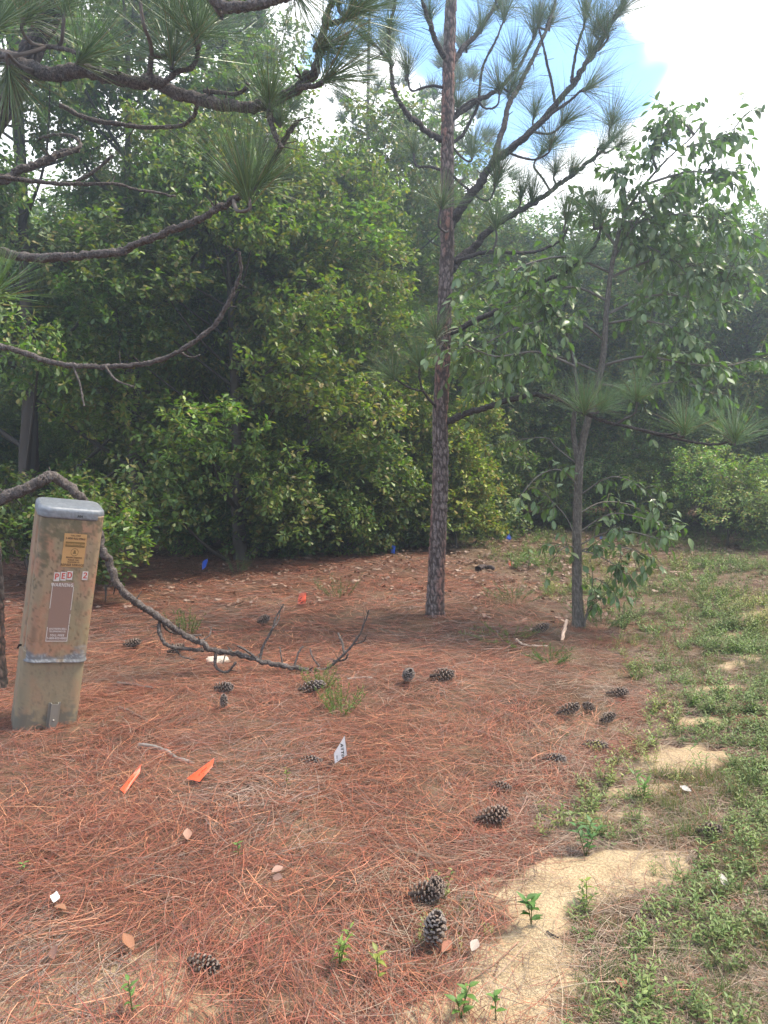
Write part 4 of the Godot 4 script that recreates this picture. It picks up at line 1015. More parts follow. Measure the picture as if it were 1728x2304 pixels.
# ------------------------------------------------------------------ the young forked tree with large leaves
func build_young_tree() -> void:
	var base := Vector3(1.668, 0.000, -6.392)
	var o := thing("young_tree", on_ground(base), "slender young broadleaf tree with forked grey trunk and large drooping leaves", "tree", "")
	var P0 := o.position
	var tl := [Vector3(1.672, -0.016, -6.390), Vector3(1.649, 0.289, -6.392), Vector3(1.639, 0.608, -6.394), Vector3(1.636, 0.924, -6.395), Vector3(1.638, 1.199, -6.397), Vector3(1.649, 1.432, -6.399), Vector3(1.688, 1.665, -6.406), Vector3(1.742, 1.858, -6.424), Vector3(1.817, 2.167, -6.441), Vector3(1.847, 2.398, -6.459), Vector3(1.861, 2.667, -6.476), Vector3(1.890, 2.936, -6.494), Vector3(1.935, 3.204, -6.512), Vector3(2.010, 3.453, -6.529), Vector3(2.171, 3.701, -6.547), Vector3(2.356, 3.912, -6.565), Vector3(2.550, 4.086, -6.582), Vector3(2.675, 4.234, -6.600)]
	var loc := []
	for p in tl: loc.append(p - P0)
	loc[0] = Vector3(loc[0].x, -0.05, loc[0].z)
	part("trunk", plated_trunk(loc, 0.044, 0.006, 0.018, 44, 16, 0.014, 0.0042, Color(0.13, 0.11, 0.09), Color(0.33, 0.29, 0.245), Color(0.26, 0.22, 0.185)), M.trunk_bark, o)
	var fork := []
	for p in [Vector3(1.642, 1.374, -6.400), Vector3(1.604, 1.529, -6.383), Vector3(1.577, 1.664, -6.367), Vector3(1.581, 1.797, -6.350), Vector3(1.593, 1.968, -6.333), Vector3(1.561, 2.192, -6.317), Vector3(1.494, 2.452, -6.300)]: fork.append(p - P0)
	part("trunk", plated_trunk(fork, 0.026, 0.009, 0.0, 30, 12, 0.012, 0.003, Color(0.12, 0.105, 0.09), Color(0.33, 0.305, 0.27), Color(0.26, 0.23, 0.20)), M.trunk_bark, o)
	var br := [
		[[Vector3(1.869, 2.429, -6.550), Vector3(1.567, 2.575, -6.375), Vector3(1.227, 2.529, -6.200), Vector3(0.916, 2.405, -6.100), Vector3(0.651, 2.231, -6.000)], 6], [[Vector3(1.826, 2.153, -6.500), Vector3(1.478, 2.303, -6.633), Vector3(1.177, 2.235, -6.733), Vector3(0.863, 2.080, -6.800)], 5], [[Vector3(1.883, 2.642, -6.550), Vector3(2.310, 2.839, -6.783), Vector3(2.706, 2.874, -6.967), Vector3(3.100, 2.816, -7.100)], 6],
		[[Vector3(1.841, 2.211, -6.500), Vector3(2.140, 2.271, -6.350), Vector3(2.427, 2.199, -6.200), Vector3(2.718, 2.170, -6.100), Vector3(2.960, 2.231, -6.000)], 6], [[Vector3(1.928, 2.997, -6.600), Vector3(1.523, 3.083, -6.400), Vector3(1.151, 2.989, -6.233), Vector3(0.874, 2.816, -6.100)], 6], [[Vector3(1.961, 3.226, -6.600), Vector3(1.877, 3.416, -6.733), Vector3(1.809, 3.591, -6.867), Vector3(1.788, 3.730, -7.000)], 4], [[Vector3(1.996, 3.360, -6.600), Vector3(2.273, 3.415, -6.400), Vector3(2.547, 3.349, -6.233), Vector3(2.785, 3.205, -6.100)], 7],
		[[Vector3(2.032, 3.474, -6.600), Vector3(2.005, 3.593, -6.500), Vector3(1.943, 3.708, -6.400)], 4], [[Vector3(2.200, 3.726, -6.600), Vector3(2.476, 3.801, -6.567), Vector3(2.694, 3.801, -6.533), Vector3(2.837, 3.705, -6.500)], 5], [[Vector3(1.805, 2.056, -6.500), Vector3(2.114, 2.027, -6.367), Vector3(2.420, 2.057, -6.267), Vector3(2.660, 1.959, -6.200)], 4], [[Vector3(1.556, 2.191, -6.300), Vector3(1.211, 2.279, -6.100), Vector3(0.863, 2.228, -5.967), Vector3(0.604, 2.325, -5.900)], 5], [[Vector3(1.921, 2.959, -6.600), Vector3(2.270, 3.080, -6.467), Vector3(2.603, 2.975, -6.333), Vector3(2.846, 2.873, -6.200)], 7],
		[[Vector3(1.902, 2.766, -6.600), Vector3(1.665, 2.922, -6.800), Vector3(1.368, 2.868, -6.933), Vector3(1.091, 2.717, -7.000)], 5], [[Vector3(1.494, 2.452, -6.300), Vector3(1.336, 2.656, -6.200), Vector3(1.166, 2.781, -6.100)], 4], [[Vector3(2.014, 3.417, -6.600), Vector3(2.337, 3.473, -6.800), Vector3(2.647, 3.360, -6.967), Vector3(2.996, 3.312, -7.100)], 6], [[Vector3(2.294, 3.832, -6.600), Vector3(2.216, 3.944, -6.500), Vector3(2.254, 4.016, -6.400)], 4], [[Vector3(2.481, 4.026, -6.600), Vector3(2.692, 4.037, -6.550), Vector3(2.859, 4.109, -6.500)], 4], [[Vector3(2.594, 4.123, -6.600), Vector3(2.514, 4.205, -6.600), Vector3(2.399, 4.186, -6.600)], 3], [[Vector3(1.961, 3.226, -6.600), Vector3(2.151, 3.193, -6.467), Vector3(2.349, 3.057, -6.367), Vector3(2.518, 2.858, -6.300)], 6], [[Vector3(1.877, 2.565, -6.550), Vector3(2.082, 2.584, -6.433), Vector3(2.272, 2.528, -6.317), Vector3(2.455, 2.437, -6.200)], 5],
		[[Vector3(2.088, 3.568, -6.600), Vector3(2.415, 3.637, -6.700), Vector3(2.734, 3.629, -6.800), Vector3(2.980, 3.601, -6.900)], 6], [[Vector3(1.944, 3.112, -6.600), Vector3(2.033, 3.305, -6.467), Vector3(2.136, 3.450, -6.333), Vector3(2.270, 3.517, -6.200)], 6]]
	var low := [
		[[Vector3(1.642, 1.198, -6.400), Vector3(1.437, 1.342, -6.200), Vector3(1.216, 1.292, -6.033), Vector3(1.030, 1.100, -5.900)], 3], [[Vector3(1.652, 1.120, -6.400), Vector3(1.874, 1.282, -6.267), Vector3(2.072, 1.211, -6.167), Vector3(2.203, 1.066, -6.100)], 4], [[Vector3(1.650, 0.687, -6.400), Vector3(1.828, 0.829, -6.200), Vector3(2.001, 0.848, -6.033), Vector3(2.213, 0.791, -5.900)], 4], [[Vector3(1.648, 0.963, -6.400), Vector3(1.860, 1.056, -6.467), Vector3(2.120, 1.031, -6.533), Vector3(2.306, 0.924, -6.600)], 3],
		[[Vector3(1.647, 0.647, -6.400), Vector3(1.755, 0.637, -6.333), Vector3(1.893, 0.568, -6.267), Vector3(1.970, 0.502, -6.200)], 4], [[Vector3(1.643, 0.667, -6.400), Vector3(1.538, 0.697, -6.325), Vector3(1.443, 0.660, -6.250)], 2], [[Vector3(1.704, 0.018, -6.350), Vector3(1.739, 0.268, -6.300), Vector3(1.753, 0.435, -6.250), Vector3(1.840, 0.385, -6.200)], 3], [[Vector3(1.651, 0.805, -6.400), Vector3(1.892, 0.972, -6.300), Vector3(2.129, 0.943, -6.200), Vector3(2.321, 0.878, -6.100)], 4], [[Vector3(1.703, 0.038, -6.350), Vector3(1.764, 0.184, -6.325), Vector3(1.833, 0.268, -6.300)], 2], [[Vector3(1.642, 1.374, -6.400), Vector3(1.448, 1.529, -6.433), Vector3(1.356, 1.607, -6.467), Vector3(1.028, 1.568, -6.500)], 2], [[Vector3(1.650, 0.706, -6.400), Vector3(1.543, 0.927, -6.367), Vector3(1.396, 1.086, -6.333), Vector3(1.329, 1.165, -6.300)], 2], [[Vector3(1.651, 0.647, -6.400), Vector3(1.832, 0.696, -6.333), Vector3(2.044, 0.685, -6.267), Vector3(2.177, 0.617, -6.200)], 4]]
	var kinds := []
	for k in 5:
		var mb := MB.new()
		var g := Color(0.125, 0.18, 0.08).lerp(Color(0.17, 0.215, 0.085), k / 4.0)
		limb(mb, [Vector3(0, 0, 0), Vector3(0, 0.012, 0.002), Vector3(0, 0.02, 0)], 0.0016, 0.0012, 3, Color(0.13, 0.15, 0.06))
		leaf(mb, Vector3(0, 0.018, 0), Vector3.UP, Vector3(0, 0, 1), R(0.082, 0.10), R(0.04, 0.047), [0.03, 0.30, 0.47, 0.50, 0.42, 0.24, 0.02], R(0.12, 0.4), R(-0.15, 0.5), g, 1.2)
		kinds.append(mb.mesh())
	var singles := []; var rest := []
	var put := func(p: Vector3, along: Vector3, single: bool):
		var d := (along * R(0.1, 0.7) + Vector3(R(-0.6, 0.6), R(-1.3, 0.0), R(-0.6, 0.6))).normalized()
		var x := d.cross(Vector3(R(-0.7, 0.7), 1, R(-0.7, 0.7))).normalized()
		var b := Basis(x, d, x.cross(d)).scaled(Vector3.ONE * R(0.65, 1.15))
		(singles if single else rest).append(Transform3D(b, p))
	for set_ in [br, low]:
		for e in set_:
			var line := []
			for p in e[0]: line.append(p - P0)
			line = smooth_line(line, 5)
			var mb := MB.new()
			limb(mb, line, 0.013 if set_ == br else 0.007, 0.003, 6, Color(0.15, 0.13, 0.11), 0.001)
			var bo := part("branch", mb.mesh(), M.bark, o)
			var shoots: int = e[1] * (5 if set_ == br else 3)
			for s in shoots:
				var k := clampi(int(line.size() * R(0.18, 1.0)), 1, line.size() - 1)
				var from: Vector3 = line[k]
				var along: Vector3 = (line[k] - line[k - 1]).normalized()
				var d := (along * 0.7 + rdir() * 0.9 + Vector3(0, 0.1, 0)).normalized()
				var sl := R(0.18, 0.42) if set_ == br else R(0.10, 0.24)
				var sh := smooth_line([from, from + d * sl * 0.5 + Vector3(0, 0.015, 0), from + d * sl + Vector3(0, -0.04, 0)], 3)
				var tm := MB.new()
				limb(tm, sh, 0.0035, 0.0016, 4, Color(0.12, 0.115, 0.07))
				part("twig", tm.mesh(), M.bark, bo)
				for q in (8 if set_ == br else 5):
					var f: Vector3 = sh[clampi(1 + int(R(0, sh.size() - 1)), 1, sh.size() - 1)]
					put.call(f, d, set_ == low and rng.randf() < 0.95)
	while singles.size() < 300 and rest.size() > 0:
		singles.append(rest.pop_at(rng.randi() % rest.size()))
	while singles.size() > 300:
		rest.append(singles.pop_back())
	for s in singles:
		var l := part("leaf", kinds[rng.randi() % 5], M.young_leaf, o)
		l.transform = s
	var xs := [[], [], [], [], []]; var cs := [[], [], [], [], []]
	for s in rest:
		var m := rng.randi() % 5
		xs[m].append(s)
		var t := R(0.8, 1.2)
		cs[m].append(Color(t, t, t))
	for m in 5: copies("foliage", kinds[m], M.young_leaf, o, xs[m], cs[m]).set_meta("kind", "stuff")
	# a little seedling of the same kind
	var sp := on_ground(Vector3(1.780, 0.000, -9.269))
	var so := thing("leafy_seedling", sp, "knee high seedling with a cluster of broad hanging leaves near the orange flag", "seedling", "")
	var sm := MB.new()
	limb(sm, smooth_line([Vector3(0, -0.02, 0), Vector3(0.01, 0.12, 0), Vector3(0, 0.26, 0)], 4), 0.005, 0.003, 5, Color(0.14, 0.12, 0.08))
	part("stem", sm.mesh(), M.bark, so)
	for k in 12:
		var a := k * 2.4
		var d := Vector3(cos(a), R(-0.9, 0.1), sin(a)).normalized()
		var x := d.cross(Vector3.UP).normalized()
		var l := part("leaf", kinds[k % 5], M.young_leaf, so)
		l.transform = Transform3D(Basis(x, d, x.cross(d)).scaled(Vector3.ONE * R(0.9, 1.2)), Vector3(0, 0.13 + 0.012 * k, 0))

# ------------------------------------------------------------------ the telephone pedestal
# rounded rectangle, points run from +x towards +z
func rrect(w: float, d: float, r: float, step: float) -> Array:
	var out := []
	var cs := [[w / 2 - r, d / 2 - r, 0.0], [-w / 2 + r, d / 2 - r, PI / 2], [-w / 2 + r, -d / 2 + r, PI], [w / 2 - r, -d / 2 + r, PI * 1.5]]
	for k in 4:
		var c = cs[k]
		for s in 7:
			var a: float = c[2] + PI / 2 * s / 6.0
			out.append(Vector2(c[0] + cos(a) * r, c[1] + sin(a) * r))
		var nx = cs[(k + 1) % 4]
		var e := Vector2(nx[0] + cos(nx[2]) * r, nx[1] + sin(nx[2]) * r)
		var b: Vector2 = out[-1]
		var cnt := int(b.distance_to(e) / step)
		for s in range(1, cnt): out.append(b.lerp(e, float(s) / cnt))
	return out

# shell through rings [y, grow]; painted(p, n) gives the paint
func shell(mb: MB, w: float, d: float, r: float, step: float, rings: Array, painted: Callable, cap_top: bool) -> void:
	var v0 := mb.v.size(); var i0 := mb.i.size()
	var n := 0
	for rg in rings:
		var prof := rrect(w + 2 * rg[1], d + 2 * rg[1], maxf(r + rg[1], 0.004), step)
		if n == 0: n = prof.size()
		var base := rrect(w, d, r, step)
		for k in n:
			var q: Vector2 = prof[k] if prof.size() == n else base[k] * Vector2((w + 2 * rg[1]) / w, (d + 2 * rg[1]) / d)
			var p := Vector3(q.x, rg[0], q.y)
			mb.vert(p, Vector3.UP, painted.call(p))
	for j in rings.size() - 1:
		for k in n:
			var a := v0 + j * n + k
			var b := v0 + j * n + (k + 1) % n
			mb.i.append_array(PackedInt32Array([a, b + n, a + n, a, b, b + n]))
	if cap_top:
		var last := v0 + (rings.size() - 1) * n
		var p := Vector3(0, rings[-1][0], 0)
		var c := mb.vert(p, Vector3.UP, painted.call(p))
		for k in n: mb.i.append_array(PackedInt32Array([last + k, last + (k + 1) % n, c]))
	mb.smooth(v0, i0)

func span(y0: float, y1: float, n: int, grow: float) -> Array:
	var out := []
	for k in n + 1: out.append([lerpf(y0, y1, float(k) / n), grow])
	return out

func lettering(parent: Node, text: String, at: Vector3, height: float, mat: Material, called := "lettering") -> MeshInstance3D:
	var f := SystemFont.new()
	f.font_names = PackedStringArray(["Droid Sans"])
	f.font_weight = 700
	var t := TextMesh.new()
	t.font = f
	t.text = text
	t.font_size = 48
	t.pixel_size = height / 36.0
	t.depth = 0.0006
	t.curve_step = 2.0
	var o := part(called, t, mat, parent)
	o.position = at
	return o

func build_pedestal() -> void:
	var foot := Vector3(-1.853, 0.000, -4.032)
	var nrm := Vector3(sin(deg_to_rad(29)), 0, cos(deg_to_rad(29)))
	var o := thing("telephone_pedestal", on_ground(foot - nrm * 0.135, -0.015), "leaning tan metal telephone pedestal with grey lid and stickers", "pedestal", "")
	o.basis = Basis(Vector3.UP, deg_to_rad(29)) * Basis(Vector3.RIGHT, deg_to_rad(7.5)) * Basis(Vector3.BACK, deg_to_rad(-7.5)) * Basis.from_scale(Vector3(1, 1.1, 1))
	var metal := grown(0.62, Color(0, 0, 0), 0.35)
	var mbump := grain_image(256, 0.03, 4, 0.0, 1.0, 95).get_image()
	mbump.bump_map_to_normal_map(2.0)
	metal.normal_enabled = true
	metal.normal_texture = ImageTexture.create_from_image(mbump)
	metal.normal_scale = 0.4
	metal.uv1_triplanar = true
	metal.uv1_scale = Vector3(5, 5, 5)
	var zinc := grown(0.5, Color(0, 0, 0), 0.5)
	zinc.metallic = 0.35
	var paint := func(p: Vector3) -> Color:
		var a := n_soil.get_noise_3dv(p * 7.0 + Vector3(3, 1, 0))
		var b := n_fine.get_noise_3dv(Vector3(p.x * 3.4, p.y * 0.8, p.z * 3.4) + Vector3(7, 3, 1))      # runs down the sheet
		var s := n_fine.get_noise_3dv(Vector3(p.x * 9.0, p.y * 5.0, p.z * 9.0))
		var c := Color(0.265, 0.19, 0.118).lerp(Color(0.30, 0.172, 0.108), smoothstep(-0.25, 0.2, a + b * 0.4))
		c = c.lerp(Color(0.24, 0.19, 0.115), smoothstep(0.0, 0.35, n_soil.get_noise_3dv(p * 5.0 + Vector3(0, 9, 4))))
		c = c.lerp(Color(0.095, 0.08, 0.05), smoothstep(0.05, 0.45, b + 0.45 * s - a * 0.25) * 0.38)
		c = c.lerp(Color(0.24, 0.10, 0.045), smoothstep(0.2, 0.45, s + 0.5 * a) * 0.22)
		return c.lerp(Color(0.05, 0.045, 0.035), smoothstep(0.34, 0.48, s - 0.3 * b) * 0.55)
	var cover_paint := func(p: Vector3) -> Color:
		var c: Color = paint.call(p)
		var e := n_fine.get_noise_3dv(p * 2.6 + Vector3(1, 4, 4))
		var fleck := n_fine.get_noise_3dv(p * 11.0)
		# paint worn through to the zinc along the lower edge, and green film on the shoulders
		var worn := smoothstep(0.0, 0.045, 0.035 + maxf(absf(p.x) - 0.02, 0.0) * 0.33 - (p.y - 0.395) + e * 0.06)
		c = c.lerp(Color(0.14, 0.147, 0.152).lerp(Color(0.27, 0.28, 0.29), smoothstep(0.0, 0.3, fleck)), worn * 0.92)
		var film := smoothstep(0.05, 0.35, (p.y - 0.93) * 1.6 - p.x * 0.9 + e * 0.7 + fleck * 0.25)
		return c.lerp(Color(0.105, 0.092, 0.055), film * 0.8)
	var zinc_paint := func(p: Vector3) -> Color:
		var e := n_fine.get_noise_3dv(p * 5.0)
		return Color(0.16, 0.168, 0.178).lerp(Color(0.235, 0.245, 0.26), smoothstep(-0.4, 0.45, 0.5 * e + 0.8 * n_fine.get_noise_3dv(p * 16.0)))
	var mb := MB.new()
	var skirt_paint := func(p: Vector3) -> Color:
		var c: Color = (paint.call(p) as Color).lerp(Color(0.235, 0.195, 0.128), 0.55)
		var e := n_fine.get_noise_3dv(p * 2.4 + Vector3(2, 2, 8))
		var splash := smoothstep(0.02, 0.07, 0.15 - p.y + e * 0.14 + 0.05 * n_fine.get_noise_3dv(p * 9.0))
		return c.lerp(Color(0.125, 0.118, 0.095), splash * 0.8)
	shell(mb, 0.322, 0.262, 0.055, 0.008, span(-0.10, 0.44, 70, 0.0), skirt_paint, true)
	part("base_skirt", mb.mesh(), metal, o)
	mb = MB.new()
	shell(mb, 0.312, 0.20, 0.03, 0.010, span(0.40, 1.125, 60, 0.0), paint, true)
	var back := part("back_shell", mb.mesh(), metal, o)
	back.position = Vector3(-0.004, 0, -0.034)
	mb = MB.new()
	var rg := [[0.385, 0.004], [0.386, 0.0075], [0.392, 0.006]]
	rg.append_array(span(0.40, 1.13, 110, 0.002))
	shell(mb, 0.308, 0.20, 0.045, 0.007, rg, cover_paint, true)
	var cover := part("front_cover", mb.mesh(), metal, o)
	cover.position = Vector3(0.006, 0, 0.038)
	var fz := 0.038 + 0.10 + 0.002     # the cover's front face
	mb = MB.new()
	var lidr := [[1.108, -0.004], [1.106, 0.004], [1.112, 0.006], [1.142, 0.005], [1.150, 0.003], [1.157, -0.003]]
	lidr.insert(3, [1.120, 0.006]); lidr.insert(4, [1.127, 0.0058]); lidr.insert(5, [1.134, 0.0055])
	for k in 26: lidr.append([1.1585 + 0.0095 * (1.0 - pow(1.0 - (k + 1) / 26.0, 2.2)), lerpf(-0.006, -0.128, (k + 1) / 26.0)])
	shell(mb, 0.318, 0.274, 0.055, 0.008, lidr, zinc_paint, true)
	part("lid", mb.mesh(), zinc, o)
	var dark := plain(Color(0.02, 0.018, 0.016), 0.7)
	lettering(o, "A09", Vector3(0.035, 1.124, 0.1435), 0.012, dark, "lid_mark")
	# bolt on the seam
	mb = MB.new()
	limb(mb, [Vector3(0, 0, 0), Vector3(0, 0.006, 0), Vector3(0, 0.010, 0)], 0.008, 0.005, 8, Color(0.30, 0.22, 0.12))
	var bolt := part("bolt", mb.mesh(), zinc, o)
	bolt.transform = Transform3D(frame_on(Vector3(-0.8, 0, 0.6)), Vector3(-0.140, 0.80, 0.108))
	# steel channel of the ground stake
	mb = MB.new()
	var cy := [-0.10, 0.175]
	for b in [[-0.025, 0.0, 0.012, 0.003], [0.025, 0.0, 0.012, 0.003], [-0.0175, 0.012, 0.003, 0.026], [0.0175, 0.012, 0.003, 0.026], [0.0, 0.0235, 0.032, 0.003]]:
		box(mb, Transform3D(Basis(), Vector3(b[0], (cy[0] + cy[1]) * 0.5, b[1])), Vector3(b[2], cy[1] - cy[0], b[3]), Color(0.26, 0.24, 0.20))
	var ch := part("stake_channel", mb.mesh(), zinc, o)
	ch.position = Vector3(0.026, 0, 0.1345)
	mb = MB.new()
	limb(mb, [Vector3.ZERO, Vector3(0, 0.004, 0), Vector3(0, 0.006, 0)], 0.006, 0.004, 8, Color(0.33, 0.30, 0.26))
	var rv := part("rivet", mb.mesh(), zinc, ch)
	rv.transform = Transform3D(frame_on(Vector3(0, 0, 1)), Vector3(0, 0.09, 0.025))
	# black cord stub where the cover ends
	mb = MB.new()
	limb(mb, [Vector3.ZERO, Vector3(-0.012, 0.004, 0.01), Vector3(-0.018, -0.012, 0.012)], 0.006, 0.005, 6, Color(0.015, 0.015, 0.015))
	var stub := part("cord_stub", mb.mesh(), M.bark, o)
	stub.position = Vector3(-0.162, 0.435, 0.02)
	# ---- stickers; y is measured down from the cover's top edge
	var top := 1.10
	var gold := plain(Color(0.42, 0.235, 0.09), 0.5)
	var deep := plain(Color(0.16, 0.095, 0.028), 0.5)
	var white := plain(Color(0.50, 0.455, 0.42), 0.55)
	var red := plain(Color(0.42, 0.06, 0.035), 0.55)
	var ink := plain(Color(0.06, 0.032, 0.014), 0.6)
	var sheet := func(called: String, cx: float, down: float, w: float, h: float, mat: Material, lift: float) -> MeshInstance3D:
		var q := MB.new()
		box(q, Transform3D(), Vector3(w, h, 0.0008), Color.WHITE)
		var s := part(called, q.mesh(), mat, o)
		s.position = Vector3(cx, top - down, fz + lift)
		return s
	var st: MeshInstance3D = sheet.call("sticker", 0.026, 0.145, 0.112, 0.165, gold, 0.0012)
	var inner := func(par: Node, called: String, at: Vector3, sz: Vector3, mat: Material):
		var q := MB.new()
		box(q, Transform3D(), sz, Color.WHITE)
		part(called, q.mesh(), mat, par).position = at
	inner.call(st, "banner", Vector3(0.002, 0.030, 0.0009), Vector3(0.096, 0.026, 0.0006), deep)
	lettering(st, "TOLL FREE", Vector3(0, 0.0735, 0.001), 0.008, ink)
	lettering(st, "1-800-922-0963", Vector3(0, 0.059, 0.001), 0.0105, ink)
	lettering(st, "UNDERGROUND CABLE", Vector3(0.002, 0.030, 0.0016), 0.008, gold)
	var ring := TorusMesh.new()
	ring.inner_radius = 0.0165
	ring.outer_radius = 0.0195
	ring.rings = 28
	ring.ring_segments = 5
	var rn := part("emblem_ring", ring, deep, st)
	rn.rotation.x = PI / 2
	rn.scale = Vector3(1, 0.15, 1)
	rn.position = Vector3(0.004, -0.008, 0.0008)
	# the bell in the ring
	mb = MB.new()
	var bell := [Vector2(-0.010, -0.008), Vector2(-0.007, -0.004), Vector2(-0.0055, 0.003), Vector2(-0.003, 0.009), Vector2(0, 0.0105), Vector2(0.003, 0.009), Vector2(0.0055, 0.003), Vector2(0.007, -0.004), Vector2(0.010, -0.008)]
	for k in bell.size() - 1:
		mb.tri(Vector3(0, -0.008, 0), Vector3(bell[k].x, bell[k].y, 0), Vector3(bell[k + 1].x, bell[k + 1].y, 0), Color.WHITE)
	part("emblem_bell", mb.mesh(), deep, st).position = Vector3(0.004, -0.008, 0.0009)
	lettering(st, "BEFORE DIGGING", Vector3(0.004, -0.035, 0.001), 0.0072, ink)
	lettering(st, "PLEASE CALL", Vector3(0.004, -0.047, 0.001), 0.0072, ink)
	lettering(st, "TELEPHONE CO", Vector3(0.004, -0.058, 0.001), 0.0062, ink)
	lettering(st, "REPAIR SERVICE", Vector3(0, -0.072, 0.001), 0.0115, ink)
	for a in [["P", -0.043, 0.279], ["E", -0.011, 0.275], ["D", 0.020, 0.270], ["2", 0.097, 0.268]]:
		var t: MeshInstance3D = sheet.call("letter_tile", a[1], a[2], 0.028, 0.043, white, 0.0012)
		lettering(t, a[0], Vector3(0, 0.001, 0.0008), 0.031, red, "letter")
	var film := plain(Color(0.21, 0.13, 0.098), 0.5)
	var lab: MeshInstance3D = sheet.call("label", -0.006, 0.455, 0.108, 0.300, film, 0.0010)
	for b in [[0.0, -0.1485, 0.108, 0.003], [-0.0525, -0.112, 0.003, 0.070], [0.0525, -0.105, 0.003, 0.084], [-0.0525, 0.082, 0.003, 0.128], [0.0525, 0.07, 0.003, 0.118], [0.0525, -0.035, 0.003, 0.05]]:
		inner.call(lab, "border", Vector3(b[0], b[1], 0.0009), Vector3(b[2], b[3], 0.0006), white)
	lettering(lab, "WARNING", Vector3(-0.004, 0.136, 0.001), 0.017, white)
	lettering(lab, "SOUTHERN BELL", Vector3(0, -0.086, 0.001), 0.0085, white)
	lettering(lab, "TELEPHONE CO.", Vector3(0, -0.099, 0.001), 0.0085, white)
	lettering(lab, "TOLL FREE", Vector3(0, -0.119, 0.001), 0.011, white)
	lettering(lab, "1-800-922-0963", Vector3(0, -0.134, 0.001), 0.0105, white)

# ------------------------------------------------------------------ marking flags
# four corners in order round the flag; wire = where its stake meets the ground
func flag(label: String, colour: String, corners: Array, wire: Array, wave: float, group: String) -> Node3D:
	var ctr := Vector3.ZERO
	for c in corners: ctr += c * 0.25
	var at := on_ground(Vector3(ctr.x, 0, ctr.z))
	var o := thing("marking_flag", at, label, "flag", group)
	var mb := MB.new()
	var n := 6
	var nrm: Vector3 = (corners[1] - corners[0]).cross(corners[3] - corners[0]).normalized()
	for j in n + 1:
		for i in n + 1:
			var u := float(i) / n; var v := float(j) / n
			var p: Vector3 = corners[0].lerp(corners[1], u).lerp(corners[3].lerp(corners[2], u), v)
			p += nrm * wave * (sin(u * 5.0 + v * 3.0) + 0.5 * sin(v * 7.0))
			mb.vert(p - at, nrm, Color.WHITE, Vector2(u, v))
	for j in n:
		for i in n:
			var a := j * (n + 1) + i
			mb.i.append_array(PackedInt32Array([a, a + n + 1, a + n + 2, a, a + n + 2, a + 1]))
	mb.smooth(0, 0)
	part("cloth", mb.mesh(), M["flag_" + colour], o)
	var w := MB.new()
	var l := []
	for p in wire: l.append(p - at)
	limb(w, smooth_line(l, 4), 0.0014, 0.0012, 5, Color(0.13, 0.10, 0.085))
	part("stake", w.mesh(), M.bark, o)
	return o

